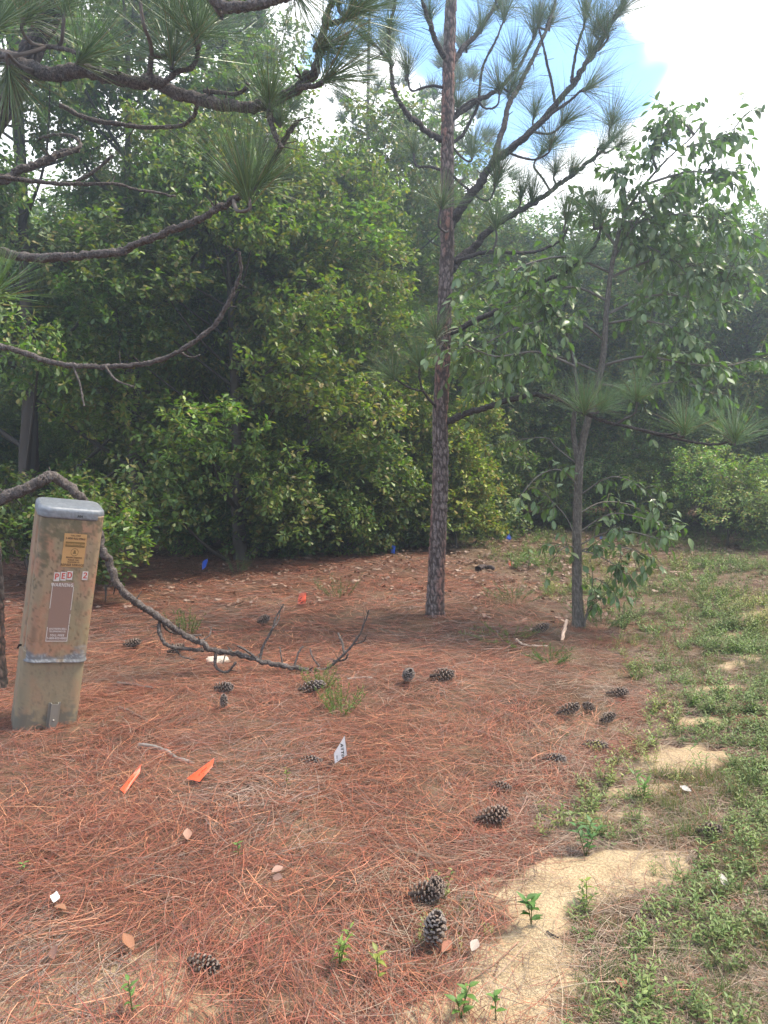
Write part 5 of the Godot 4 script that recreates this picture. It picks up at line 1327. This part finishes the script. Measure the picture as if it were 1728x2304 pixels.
func build_flags() -> void:
	for a in [["orange", Color(0.72, 0.075, 0.015)], ["blue", Color(0.02, 0.10, 0.62)], ["white", Color(0.58, 0.555, 0.56)], ["pink", Color(0.75, 0.45, 0.38)]]:
		var m := plain(a[1], 0.42)
		m.cull_mode = BaseMaterial3D.CULL_DISABLED
		m.backlight_enabled = true
		m.backlight = Color(0.6, 0.6, 0.6)
		M["flag_" + a[0]] = m
	var ink := plain(Color(0.02, 0.018, 0.02), 0.6)
	# white flag with its black lettering
	var wf := flag("white marking flag with black lettering standing in the pine straw", "white", [Vector3(-0.187, 0.171, -3.500), Vector3(-0.176, 0.075, -3.500), Vector3(-0.237, 0.019, -3.530), Vector3(-0.243, 0.055, -3.570)], [Vector3(-0.171, -0.019, -3.500), Vector3(-0.176, 0.073, -3.500), Vector3(-0.187, 0.173, -3.500)], 0.0012, "")
	var e0: Vector3 = Vector3(-0.187, 0.171, -3.500)
	var e1: Vector3 = Vector3(-0.176, 0.075, -3.500)
	var e2: Vector3 = Vector3(-0.237, 0.019, -3.530)
	var e3: Vector3 = Vector3(-0.243, 0.055, -3.570)
	var dn := (e1 - e0).normalized().lerp((e2 - e3).normalized(), 0.4).normalized()
	var zz := (e1 - e0).cross(e3 - e0).normalized()
	if zz.z < 0.0: zz = -zz
	var yy := zz.cross(dn).normalized()
	var tx := [["ATTD", 0.60, 0.26, 0.021], ["No. 1", 0.74, 0.72, 0.008]]
	for a in tx:
		var m := lettering(wf, a[0], Vector3.ZERO, a[3], ink)
		var p: Vector3 = e0.lerp(e1, a[1]).lerp(e3.lerp(e2, a[1]), a[2])
		m.transform = Transform3D(Basis(dn, yy, zz), p - wf.position + zz * 0.005)
	# two orange flags near the grey stick
	var f1 := flag("narrow folded orange flag on the straw in front of the pedestal", "orange", [Vector3(-1.110, 0.092, -3.360), Vector3(-1.112, 0.058, -3.330), Vector3(-1.141, 0.018, -3.220), Vector3(-1.170, 0.026, -3.240)], [Vector3(-1.158, -0.005, -3.220), Vector3(-1.161, 0.017, -3.250), Vector3(-1.112, 0.090, -3.360)], 0.003, "")
	var f2 := flag("tilted orange flag lying by the grey lichened stick", "orange", [Vector3(-0.790, 0.095, -3.420), Vector3(-0.793, 0.066, -3.390), Vector3(-0.834, 0.032, -3.310), Vector3(-0.900, 0.031, -3.340)], [Vector3(-0.781, 0.031, -3.440), Vector3(-0.802, 0.052, -3.480), Vector3(-0.809, 0.064, -3.500)], 0.002, "")
	# the marker strokes on the orange cloth
	for a in [[f2, Vector3(-0.829, 0.057, -3.355), 0.022], [f2, Vector3(-0.839, 0.047, -3.340), 0.009], [f2, Vector3(-0.821, 0.049, -3.345), 0.007], [f2, Vector3(-0.818, 0.062, -3.370), 0.018], [f1, Vector3(-1.124, 0.056, -3.285), 0.022], [f1, Vector3(-1.134, 0.046, -3.270), 0.012]]:
		var mb := MB.new()
		box(mb, Transform3D(), Vector3(a[2], 0.0022, 0.0006), Color.WHITE)
		var s := part("marker_stroke", mb.mesh(), ink, a[0])
		s.transform = Transform3D(Basis(Vector3.BACK, 0.85), a[1] - a[0].position + Vector3(0, 0.008, 0.012))
	var f3 := flag("crumpled upright orange flag beyond the fallen limb's twigs", "orange", [Vector3(-0.817, 0.117, -7.200), Vector3(-0.745, 0.135, -7.200), Vector3(-0.750, 0.028, -7.150), Vector3(-0.835, 0.017, -7.200)], [Vector3(-0.734, -0.042, -7.200), Vector3(-0.737, 0.040, -7.200), Vector3(-0.750, 0.139, -7.200)], 0.014, "")
	for a in [Vector3(-0.794, 0.086, -7.150), Vector3(-0.803, 0.064, -7.150), Vector3(-0.779, 0.054, -7.130)]:
		var mb := MB.new()
		box(mb, Transform3D(), Vector3(0.03, 0.006, 0.0008), Color.WHITE)
		var s := part("marker_stroke", mb.mesh(), ink, f3)
		s.transform = Transform3D(Basis(Vector3.BACK, 0.6), a - f3.position + Vector3(0, 0, 0.02))
	flag("blue flag on the shaded straw under the oaks", "blue", [Vector3(-2.131, 0.181, -9.100), Vector3(-2.138, 0.082, -9.050), Vector3(-2.201, 0.037, -9.050), Vector3(-2.194, 0.142, -9.100)], [Vector3(-2.129, -0.006, -9.100), Vector3(-2.139, 0.085, -9.100), Vector3(-2.131, 0.187, -9.100)], 0.01, "")
	flag("small blue flag in front of the waist high dark bush", "blue", [Vector3(0.101, 0.133, -10.600), Vector3(0.160, 0.126, -10.600), Vector3(0.153, 0.022, -10.550), Vector3(0.095, 0.028, -10.600)], [Vector3(0.108, -0.051, -10.600), Vector3(0.101, 0.041, -10.600), Vector3(0.101, 0.140, -10.600)], 0.008, "")
	flag("blue flag on the dry grass left of the young forked tree", "blue", [Vector3(1.999, 0.139, -12.000), Vector3(2.030, 0.050, -12.000), Vector3(1.972, 0.005, -12.000), Vector3(1.949, 0.072, -12.000)], [Vector3(2.017, -0.054, -12.000), Vector3(2.016, 0.042, -12.000), Vector3(1.999, 0.146, -12.000)], 0.01, "")
	flag("small blue flag showing just beside the young tree's trunk", "blue", [Vector3(3.551, 0.046, -12.400), Vector3(3.597, 0.038, -12.400), Vector3(3.591, -0.031, -12.400), Vector3(3.553, -0.023, -12.400)], [Vector3(3.563, -0.108, -12.400), Vector3(3.553, -0.031, -12.400), Vector3(3.551, 0.054, -12.400)], 0.008, "")
	flag("orange flag on the dry grass beside the broad leaved seedling", "orange", [Vector3(1.587, 0.070, -9.600), Vector3(1.623, 0.064, -9.600), Vector3(1.604, -0.035, -9.550), Vector3(1.583, -0.031, -9.600)], [Vector3(1.577, -0.079, -9.600), Vector3(1.582, -0.019, -9.600), Vector3(1.587, 0.076, -9.600)], 0.012, "")
	flag("pale faded pinkish flag in the grass right of the young tree", "pink", [Vector3(2.422, 0.060, -7.300), Vector3(2.447, -0.009, -7.300), Vector3(2.391, -0.044, -7.250), Vector3(2.384, -0.032, -7.300)], [Vector3(2.390, -0.101, -7.300), Vector3(2.398, -0.036, -7.300), Vector3(2.422, 0.060, -7.300)], 0.004, "")

# ------------------------------------------------------------------ pine cones
func cone_scale(mb: MB, len: float, wid: float, dark: Color, tip: Color) -> void:
	# a woody scale along +y: thin at the foot, thick and blunt at the end
	var a := []
	for s in [[0.0, 0.28, 0.10], [0.45, 0.55, 0.14], [0.80, 0.95, 0.26], [0.96, 0.75, 0.26]]:
		a.append([Vector3(-wid * 0.5 * s[1], len * s[0], -wid * s[2]), Vector3(-wid * 0.5 * s[1], len * s[0], wid * s[2] * 0.6), Vector3(wid * 0.5 * s[1], len * s[0], wid * s[2] * 0.6), Vector3(wid * 0.5 * s[1], len * s[0], -wid * s[2])])
	for k in 3:
		var c0 := dark if k < 2 else tip
		for q in 4:
			var r := (q + 1) % 4
			mb.quad(a[k][q], a[k + 1][q], a[k + 1][r], a[k][r], c0 if q != 1 or k < 1 else dark.lerp(tip, 0.6))
	mb.quad(a[3][0], a[3][3], a[3][2], a[3][1], tip)
	mb.tri(a[3][1], Vector3(0, len * 1.06, wid * 0.05), a[3][2], tip)

func cone_layout(length: float, fat: float, open: float, count: int) -> Array:
	var out := []
	for k in count:
		var f := (k + 0.5) / count
		var y := length * (0.04 + 0.9 * f)
		var core := fat * 0.22 * (1.0 - 0.7 * f)
		var s := sin(PI * pow(0.12 + 0.86 * (1.0 - f), 0.85)) * 0.75 + 0.28
		var tilt := open * lerpf(1.35, 0.45, f) + R(-0.1, 0.1)      # from the axis
		var a := k * 2.39996
		var radial := Vector3(cos(a), 0, sin(a))
		var d := (Vector3.UP * cos(tilt) + radial * sin(tilt)).normalized()
		var x := d.cross(radial.lerp(Vector3.UP, 0.5)).normalized()
		var b := Basis(x, d, x.cross(d)).scaled(Vector3.ONE * s * R(0.92, 1.08))
		out.append(Transform3D(b, radial * core + Vector3(0, y, 0)))
	return out

func build_cones() -> void:
	var dark := Color(0.08, 0.056, 0.044); var tip := Color(0.20, 0.155, 0.125)
	var grey := Color(0.20, 0.165, 0.145)
	var one := []
	for k in 3:
		var mb := MB.new()
		cone_scale(mb, 0.036, 0.017, dark, [tip, grey, Color(0.22, 0.16, 0.125)][k])
		one.append(mb.mesh())
	var whole := []
	for k in 4:
		var mb := MB.new()
		limb(mb, [Vector3(0, -0.005, 0), Vector3(0, 0.07, 0), Vector3(0, 0.145, 0)], 0.012, 0.004, 6, dark)
		for x in cone_layout(0.15, 0.075, [1.15, 0.95, 1.25, 1.05][k], 74):
			var s := MB.new()
			cone_scale(s, 0.036, 0.017, dark * R(0.8, 1.2), (grey if k == 1 else tip) * R(0.75, 1.25))
			for q in s.v.size(): mb.vert(x * s.v[q], (x.basis * s.n[q]).normalized(), s.c[q])
			var b0 := mb.v.size() - s.v.size()
			for q in s.i: mb.i.append(b0 + q)
		whole.append(mb.mesh())
	# [where, label, heading, lift of the tip, size, kind, its scales apart]
	var list := [
		[Vector3(0.152, 0.000, -2.233), "upright weathered grey pine cone with closed scales near the sand patch", 1.35, 0.95, 1.0, 1, true],
		[Vector3(0.088, 0.000, -2.462), "open brown pine cone just behind the upright grey cone", 0.35, 0.25, 1.05, 0, true],
		[Vector3(0.193, 0.000, -2.502), "half buried pine cone touching the open brown cone's neighbour", 1.9, 0.5, 0.85, 2, true],
		[Vector3(0.378, 0.000, -2.966), "dark pine cone alone on the straw by the green weeds", 0.2, 0.3, 0.95, 2, true],
		[Vector3(0.481, 0.000, -3.295), "sunken old pine cone behind the dark cone", 0.5, 0.05, 0.75, 3, false],
		[Vector3(0.146, 0.000, -4.805), "grey pine cone, one of a pair, with its blunt end up", 1.4, 0.5, 1.1, 1, false],
		[Vector3(0.303, 0.000, -4.833), "brown pine cone lying on its side, one of a pair", 0.15, 0.12, 1.15, 0, false],
		[Vector3(0.993, 0.000, -4.217), "wide open pine cone on thinning straw near the weeds", 0.4, 0.4, 1.0, 2, false],
		[Vector3(1.227, 0.000, -4.315), "small dark pine cone of the pair near the weeds", 2.6, 0.3, 0.7, 2, false],
		[Vector3(1.216, 0.000, -4.144), "pale rimmed pine cone of the pair near the weeds", 0.9, 0.5, 0.85, 0, false],
		[Vector3(1.364, 0.000, -4.534), "pine cone on the straw's edge beyond the pair", 0.3, 0.2, 0.9, 3, false],
		[Vector3(1.015, 0.000, -3.789), "old crumbled pine cone sunk in the straw by the sand", 0.3, 0.05, 0.95, 3, false],
		[Vector3(0.770, 0.000, -3.584), "flattened old pine cone half under straw near the sand", 0.2, 0.03, 0.85, 1, false],
		[Vector3(1.239, 0.000, -2.882), "dark pine cone among the green weeds", 0.6, 0.3, 0.8, 2, false],
		[Vector3(-1.971, 0.000, -5.641), "pine cone on the straw right of the pedestal", 0.3, 0.25, 1.0, 3, false],
		[Vector3(-1.584, 0.000, -5.452), "pine cone below the drooping limb's fork", 0.2, 0.3, 1.05, 0, false],
		[Vector3(-0.536, 0.000, -4.648), "pine cone with pale rims under the limb's green tipped end", 0.1, 0.3, 1.15, 1, false],
		[Vector3(-1.056, 0.000, -4.630), "faded grey pine cone lying by the pale stone", 0.3, 0.1, 1.05, 1, false],
		[Vector3(-0.937, 0.000, -4.338), "upright faded pine cone in front of the faded grey one", 1.4, 0.7, 0.8, 1, false],
		[Vector3(-1.081, 0.000, -6.392), "small pine cone beyond the drooping limb", 0.5, 0.3, 1.0, 2, false],
		[Vector3(-0.577, 0.000, -2.124), "rotten flattened pine cone on the bare straw in front", 0.5, 0.02, 0.75, 2, false],
		[Vector3(1.209, 0.000, -6.075), "dark pine cone at the foot of the young forked tree", 0.3, 0.3, 1.1, 2, false],
		[Vector3(-0.410, 0.000, -3.584), "old pine cone sunk deep in the straw beside the white flag", 0.3, 0.0, 0.8, 1, false]]
	for c in list:
		var dir: Vector3 = Vector3(cos(c[2]), 0, sin(c[2])) * (1.0 - c[3] * 0.75) + Vector3(0, c[3], 0)
		var b := frame_on(dir)
		var lift: float = 0.032 * (1.0 - c[3] * 0.7) * float(c[4])
		if c[3] < 0.08: lift *= 0.45
		var at := on_ground(c[0], lift)
		var o: Node3D
		if c[6]:
			o = thing("pine_cone", at, c[1], "pine cone", "pine cones on the straw")
			var mb := MB.new()
			limb(mb, [Vector3(0, -0.005, 0), Vector3(0, 0.07, 0), Vector3(0, 0.145, 0)], 0.012, 0.004, 6, dark)
			part("core", mb.mesh(), M.cone, o)
			for x in cone_layout(0.15, 0.075, [1.15, 0.85, 1.25][c[5]], 74):
				part("scale", one[[0, 1, 2][c[5]] if rng.randf() < 0.75 else rng.randi() % 3], M.cone, o).transform = x
		else:
			o = part("pine_cone", whole[c[5]], M.cone, self)
			o.position = at
			tag(o, c[1], "pine cone", "pine cones on the straw")
		o.basis = (b * Basis(Vector3.UP, R(0, TAU))).scaled(Vector3(R(0.85, 1.15), R(0.85, 1.12), R(0.85, 1.15)) * float(c[4]) * 0.85)

# ------------------------------------------------------------------ sticks, stones, seedlings
func stick(label: String, pts: Array, r0: float, r1: float, col: Color, called := "stick") -> void:
	var at := on_ground(Vector3(pts[0].x, 0, pts[0].z))
	var l := []
	for p in pts: l.append(on_ground(p, p.y + maxf(r0, 0.008)) - at)
	var mb := MB.new()
	var line := smooth_line(l, 6)
	for k in range(1, line.size() - 1): line[k] += rdir() * r0 * 0.3
	limb(mb, line, r0, r1, 8, col, r0 * 0.3)
	var o := part(called, mb.mesh(), M.bark, self)
	o.position = at
	tag(o, label, "stick")

func seedling(label: String, at: Vector3, h: float, leaves: int, l: float, w: float, tint: Color, stems: int) -> void:
	var o := thing("seedling", on_ground(at), label, "seedling")
	for s in stems:
		var a := R(0, TAU)
		var tip := Vector3(cos(a) * h * 0.35 * (0.3 if stems == 1 else 1.0), h * R(0.8, 1.05), sin(a) * h * 0.35 * (0.3 if stems == 1 else 1.0))
		var mb := MB.new()
		var line := smooth_line([Vector3(0, -0.01, 0), tip * 0.5 + Vector3(0, h * 0.06, 0), tip], 4)
		limb(mb, line, 0.0022, 0.0012, 4, Color(0.12, 0.14, 0.05))
		part("stem", mb.mesh(), M.weed, o)
		for k in leaves:
			var f := lerpf(0.25, 1.0, (k + 1.0) / leaves)
			var la := k * 2.4 + R(-0.3, 0.3)
			var lm := MB.new()
			var c := tint * R(0.8, 1.2)
			leaf(lm, Vector3.ZERO, Vector3(cos(la), R(0.3, 1.0), sin(la)), Vector3.UP, l * R(0.75, 1.15), w, [0.03, 0.36, 0.5, 0.42, 0.2, 0.02], 0.3, R(0.0, 0.5), c)
			part("leaf", lm.mesh(), M.weed, o).position = line[clampi(int(f * (line.size() - 1)), 0, line.size() - 1)]

# feathery green plant, its fine leaves past counting
func feathery(label: String, at: Vector3, h: float, spread: float, n: int, tint: Color) -> void:
	var o := thing("feathery_weed", on_ground(at), label, "weed")
	var st := MB.new()
	var fl := MB.new()
	for s in n:
		var a := R(0, TAU)
		var q := Vector3(cos(a), 0, sin(a)) * spread * sqrt(rng.randf())
		var tip := q * 1.35 + Vector3(0, h * R(0.5, 1.0), 0)
		limb(st, [q * 0.5, q * 0.9 + Vector3(0, tip.y * 0.5, 0), tip], 0.0018, 0.0009, 3, Color(0.12, 0.14, 0.05))
		for k in 26:
			var f := R(0.2, 1.0)
			var d := (rdir() + Vector3(0, 0.8, 0)).normalized()
			var c := tint * R(0.75, 1.25)
			blade(fl, (q * 0.5).lerp(tip, f), d, d.cross(rdir()).normalized(), R(0.015, 0.04), 0.0028, rdir() * 0.006, 2, c, c * 1.1)
	part("stems", st.mesh(), M.weed, o).set_meta("kind", "stuff")
	part("leaves", fl.mesh(), M.weed, o).set_meta("kind", "stuff")

func build_small_things() -> void:
	stick("grey lichened stick lying behind the two orange flags", [Vector3(-1.263, 0.000, -3.789), Vector3(-1.138, 0.000, -3.730), Vector3(-1.028, 0.000, -3.628), Vector3(-0.925, 0.000, -3.562)], 0.013, 0.008, Color(0.19, 0.175, 0.155))
	stick("dark short stick on the straw right of the pedestal's foot", [Vector3(-1.565, 0.000, -4.370), Vector3(-1.460, 0.000, -4.277), Vector3(-1.326, 0.000, -4.129)], 0.010, 0.006, Color(0.15, 0.12, 0.10))
	stick("dark curved bark piece by the pedestal", [Vector3(-1.725, 0.000, -4.805), Vector3(-1.622, 0.000, -4.767), Vector3(-1.466, 0.000, -4.693)], 0.016, 0.008, Color(0.10, 0.085, 0.075))
	stick("grey twig lying right of the drooping limb's end", [Vector3(-0.241, 0.000, -4.843), Vector3(-0.157, 0.000, -4.882), Vector3(-0.077, 0.000, -4.862)], 0.010, 0.007, Color(0.21, 0.175, 0.15))
	stick("pale bare wood splinter standing by the young tree's foot", [Vector3(1.384, 0.000, -5.788), Vector3(1.428, 0.000, -5.899) + Vector3(0, 0.06, 0), Vector3(1.467, 0.000, -5.986) + Vector3(0, 0.12, 0)], 0.012, 0.014, Color(0.50, 0.34, 0.24))
	stick("pale curved wood strip in front of the young tree", [Vector3(1.046, 0.000, -5.871), Vector3(1.077, 0.000, -5.760), Vector3(1.140, 0.000, -5.720), Vector3(1.246, 0.000, -5.680)], 0.011, 0.005, Color(0.52, 0.40, 0.30))
	stick("dark fallen stick on the far grass behind the middle pine", [Vector3(1.149, 0.000, -9.200), Vector3(1.258, 0.000, -9.339), Vector3(1.358, 0.000, -9.235)], 0.035, 0.02, Color(0.06, 0.045, 0.04))
	stick("thin dead root lying across the lower sand patch", [Vector3(0.226, 0.000, -2.042), Vector3(0.315, 0.000, -2.109), Vector3(0.415, 0.000, -2.212)], 0.0028, 0.0018, Color(0.22, 0.12, 0.08))
	stick("black twig on the upper sand patch", [Vector3(0.510, 0.000, -2.255), Vector3(0.528, 0.000, -2.240), Vector3(0.541, 0.000, -2.229)], 0.004, 0.003, Color(0.04, 0.035, 0.03))
	# pale stone
	var st := MB.new()
	var sph := SphereMesh.new()
	sph.radial_segments = 20
	sph.rings = 12
	var arr := sph.get_mesh_arrays()
	for k in arr[Mesh.ARRAY_VERTEX].size():
		var p: Vector3 = arr[Mesh.ARRAY_VERTEX][k]
		p *= 1.0 + 0.5 * n_soil.get_noise_3dv(p * 2.0) + 0.15 * n_fine.get_noise_3dv(p * 0.6)
		st.vert(Vector3(p.x * 0.17, p.y * 0.06, p.z * 0.12), p, Color(0.50, 0.41, 0.33) * (1.0 + 0.4 * n_fine.get_noise_3dv(p)))
	st.i = arr[Mesh.ARRAY_INDEX]
	st.smooth(0, 0)
	var stone := part("pale_stone", st.mesh(), M.cone, self)
	stone.position = on_ground(Vector3(-1.183, 0.000, -5.309), 0.012)
	tag(stone, "flat pale stone half buried under the drooping limb", "stone")
	# scraps and big fallen leaves
	var crisp := [0.03, 0.26, 0.40, 0.5, 0.44, 0.26, 0.03]
	var big := [
		["small white paper scrap on the straw in front", Vector3(-1.107, 0.000, -2.431), 0.034, 0.026, Color(0.72, 0.69, 0.64), "paper_scrap", "paper"],
		["white scrap on the straw behind the white flag's right", Vector3(-0.162, 0.000, -3.295), 0.02, 0.016, Color(0.62, 0.55, 0.46), "paper_scrap", "paper"],
		["orange brown fallen leaf standing on the straw in front", Vector3(-0.784, 0.000, -2.199), 0.07, 0.034, Color(0.223, 0.093, 0.043), "fallen_leaf", "leaf"],
		["dull pinkish brown fallen leaf by the bare sand", Vector3(-0.992, 0.000, -2.149), 0.06, 0.032, Color(0.161, 0.081, 0.053), "fallen_leaf", "leaf"],
		["curled reddish leaf beside the upright grey cone", Vector3(0.191, 0.000, -2.186), 0.075, 0.03, Color(0.223, 0.084, 0.046), "fallen_leaf", "leaf"],
		["copper coloured leaf among the weeds by the lower sand", Vector3(0.678, 0.000, -2.040), 0.045, 0.035, Color(0.285, 0.124, 0.068), "fallen_leaf", "leaf"],
		["tan leaf on the straw below the tilted orange flag", Vector3(-0.768, 0.000, -2.840), 0.05, 0.035, Color(0.260, 0.136, 0.087), "fallen_leaf", "leaf"],
		["orange tinted leaf left of the narrow orange flag", Vector3(-1.069, 0.000, -2.378), 0.055, 0.03, Color(0.248, 0.118, 0.062), "fallen_leaf", "leaf"],
		["pale dried leaf right of the upright grey cone", Vector3(0.274, 0.000, -2.169), 0.045, 0.03, Color(0.285, 0.229, 0.186), "fallen_leaf", "leaf"],
		["white bleached leaf among the weeds right of the sand", Vector3(1.331, 0.000, -3.231), 0.05, 0.03, Color(0.341, 0.310, 0.285), "fallen_leaf", "leaf"],
		["grey bleached leaf by the weeds and upper sand", Vector3(1.184, 0.000, -2.530), 0.05, 0.03, Color(0.298, 0.267, 0.236), "fallen_leaf", "leaf"],
		["light brown leaf in front of the flattened cone", Vector3(-0.371, 0.000, -2.524), 0.045, 0.028, Color(0.223, 0.124, 0.087), "fallen_leaf", "leaf"],
		["pink brown leaf lying between the straw and white flag", Vector3(-0.380, 0.000, -2.586), 0.05, 0.03, Color(0.248, 0.143, 0.105), "fallen_leaf", "leaf"]]
	for b in big:
		var mb := MB.new()
		var a := R(0, TAU)
		leaf(mb, Vector3(-cos(a) * b[2] * 0.5, 0, -sin(a) * b[2] * 0.5), Vector3(cos(a), R(0.1, 0.4), sin(a)), Vector3(R(-0.4, 0.4), 1, R(0.0, 0.8)), b[2], b[3], crisp if b[6] == "leaf" else [0.42, 0.5, 0.46, 0.5, 0.44], R(0.2, 0.5), R(-0.3, 0.3), b[4], 1.05)
		var o := part(b[5], mb.mesh(), M.dead_leaf, self)
		o.position = on_ground(b[1], 0.028)
		tag(o, b[0], b[6])
	# green growth in the straw and sand
	var gr := Color(0.11, 0.19, 0.045)
	seedling("seedling with broad leaves rooted in the sand patch", Vector3(0.472, 0.000, -2.301), 0.10, 7, 0.045, 0.022, Color(0.09, 0.17, 0.045), 2)
	seedling("bright seedling on the lower sand at the bottom", Vector3(0.206, 0.000, -1.914), 0.09, 7, 0.038, 0.018, gr, 2)
	seedling("bright slim seedling beside the lower sand", Vector3(0.301, 0.000, -1.908), 0.07, 6, 0.034, 0.016, gr, 1)
	seedling("yellow leaved seedling in front of the upright grey cone", Vector3(-0.015, 0.000, -2.060), 0.10, 8, 0.032, 0.015, Color(0.22, 0.24, 0.05), 1)
	seedling("bushy light green seedling left of the yellow leaved one", Vector3(-0.134, 0.000, -2.124), 0.11, 11, 0.03, 0.008, Color(0.16, 0.22, 0.045), 3)
	seedling("tiny seedling on the straw in front at the bottom", Vector3(-0.677, 0.000, -1.919), 0.10, 8, 0.028, 0.012, gr, 1)
	seedling("thin yellow green sprout below the white flag", Vector3(-0.440, 0.000, -3.322), 0.09, 10, 0.022, 0.007, Color(0.16, 0.22, 0.045), 1)
	seedling("small sprout between the tilted orange flag and cone", Vector3(-0.548, 0.000, -2.739), 0.06, 7, 0.024, 0.01, gr, 1)
	seedling("little green sprout on the left straw", Vector3(-1.304, 0.000, -2.616), 0.045, 6, 0.022, 0.009, gr, 1)
	seedling("yellowish seedling at the top of the sand patch", Vector3(0.682, 0.000, -2.423), 0.08, 7, 0.032, 0.014, Color(0.22, 0.26, 0.06), 1)
	seedling("leafy seedling beside the sand's upper edge", Vector3(1.132, 0.000, -3.188), 0.12, 9, 0.045, 0.014, gr, 3)
	seedling("dense leafy seedling above the large sand patch", Vector3(0.761, 0.000, -2.739), 0.13, 9, 0.045, 0.016, Color(0.09, 0.17, 0.06), 3)
	feathery("feathery green weed under the drooping limb's tip", Vector3(-0.253, 0.000, -4.277), 0.17, 0.13, 26, Color(0.13, 0.20, 0.04))
	feathery("feathery yellow green weed touching the limb's end", Vector3(-0.403, 0.000, -4.693), 0.16, 0.10, 18, Color(0.16, 0.20, 0.05))
	feathery("feathery green weed behind the drooping limb", Vector3(-1.610, 0.000, -6.105), 0.24, 0.16, 26, Color(0.12, 0.18, 0.045))
	feathery("pale feathery weed on the shaded straw near the blue flag", Vector3(-1.758, 0.000, -9.066), 0.28, 0.18, 18, Color(0.13, 0.17, 0.055))
	feathery("grey green feathery weed beyond the upright orange flag", Vector3(-0.445, 0.000, -7.617), 0.24, 0.22, 22, Color(0.13, 0.17, 0.07))
	feathery("low weed in front of the middle pine and cones", Vector3(1.282, 0.000, -7.390), 0.16, 0.3, 30, Color(0.11, 0.15, 0.055))
	feathery("yellow green weed between middle pine and young tree", Vector3(0.990, 0.000, -5.885), 0.08, 0.3, 24, Color(0.15, 0.18, 0.05))
	feathery("sprawling weed right of the young tree's foot", Vector3(1.876, 0.000, -6.425), 0.18, 0.28, 30, Color(0.10, 0.15, 0.05))
	feathery("small weed by the pale curved wood strip", Vector3(1.193, 0.000, -5.309), 0.12, 0.16, 22, Color(0.10, 0.16, 0.05))
	feathery("tall feathery weed on the far clearing", Vector3(3.203, 0.000, -7.390), 0.22, 0.28, 30, Color(0.14, 0.20, 0.05))
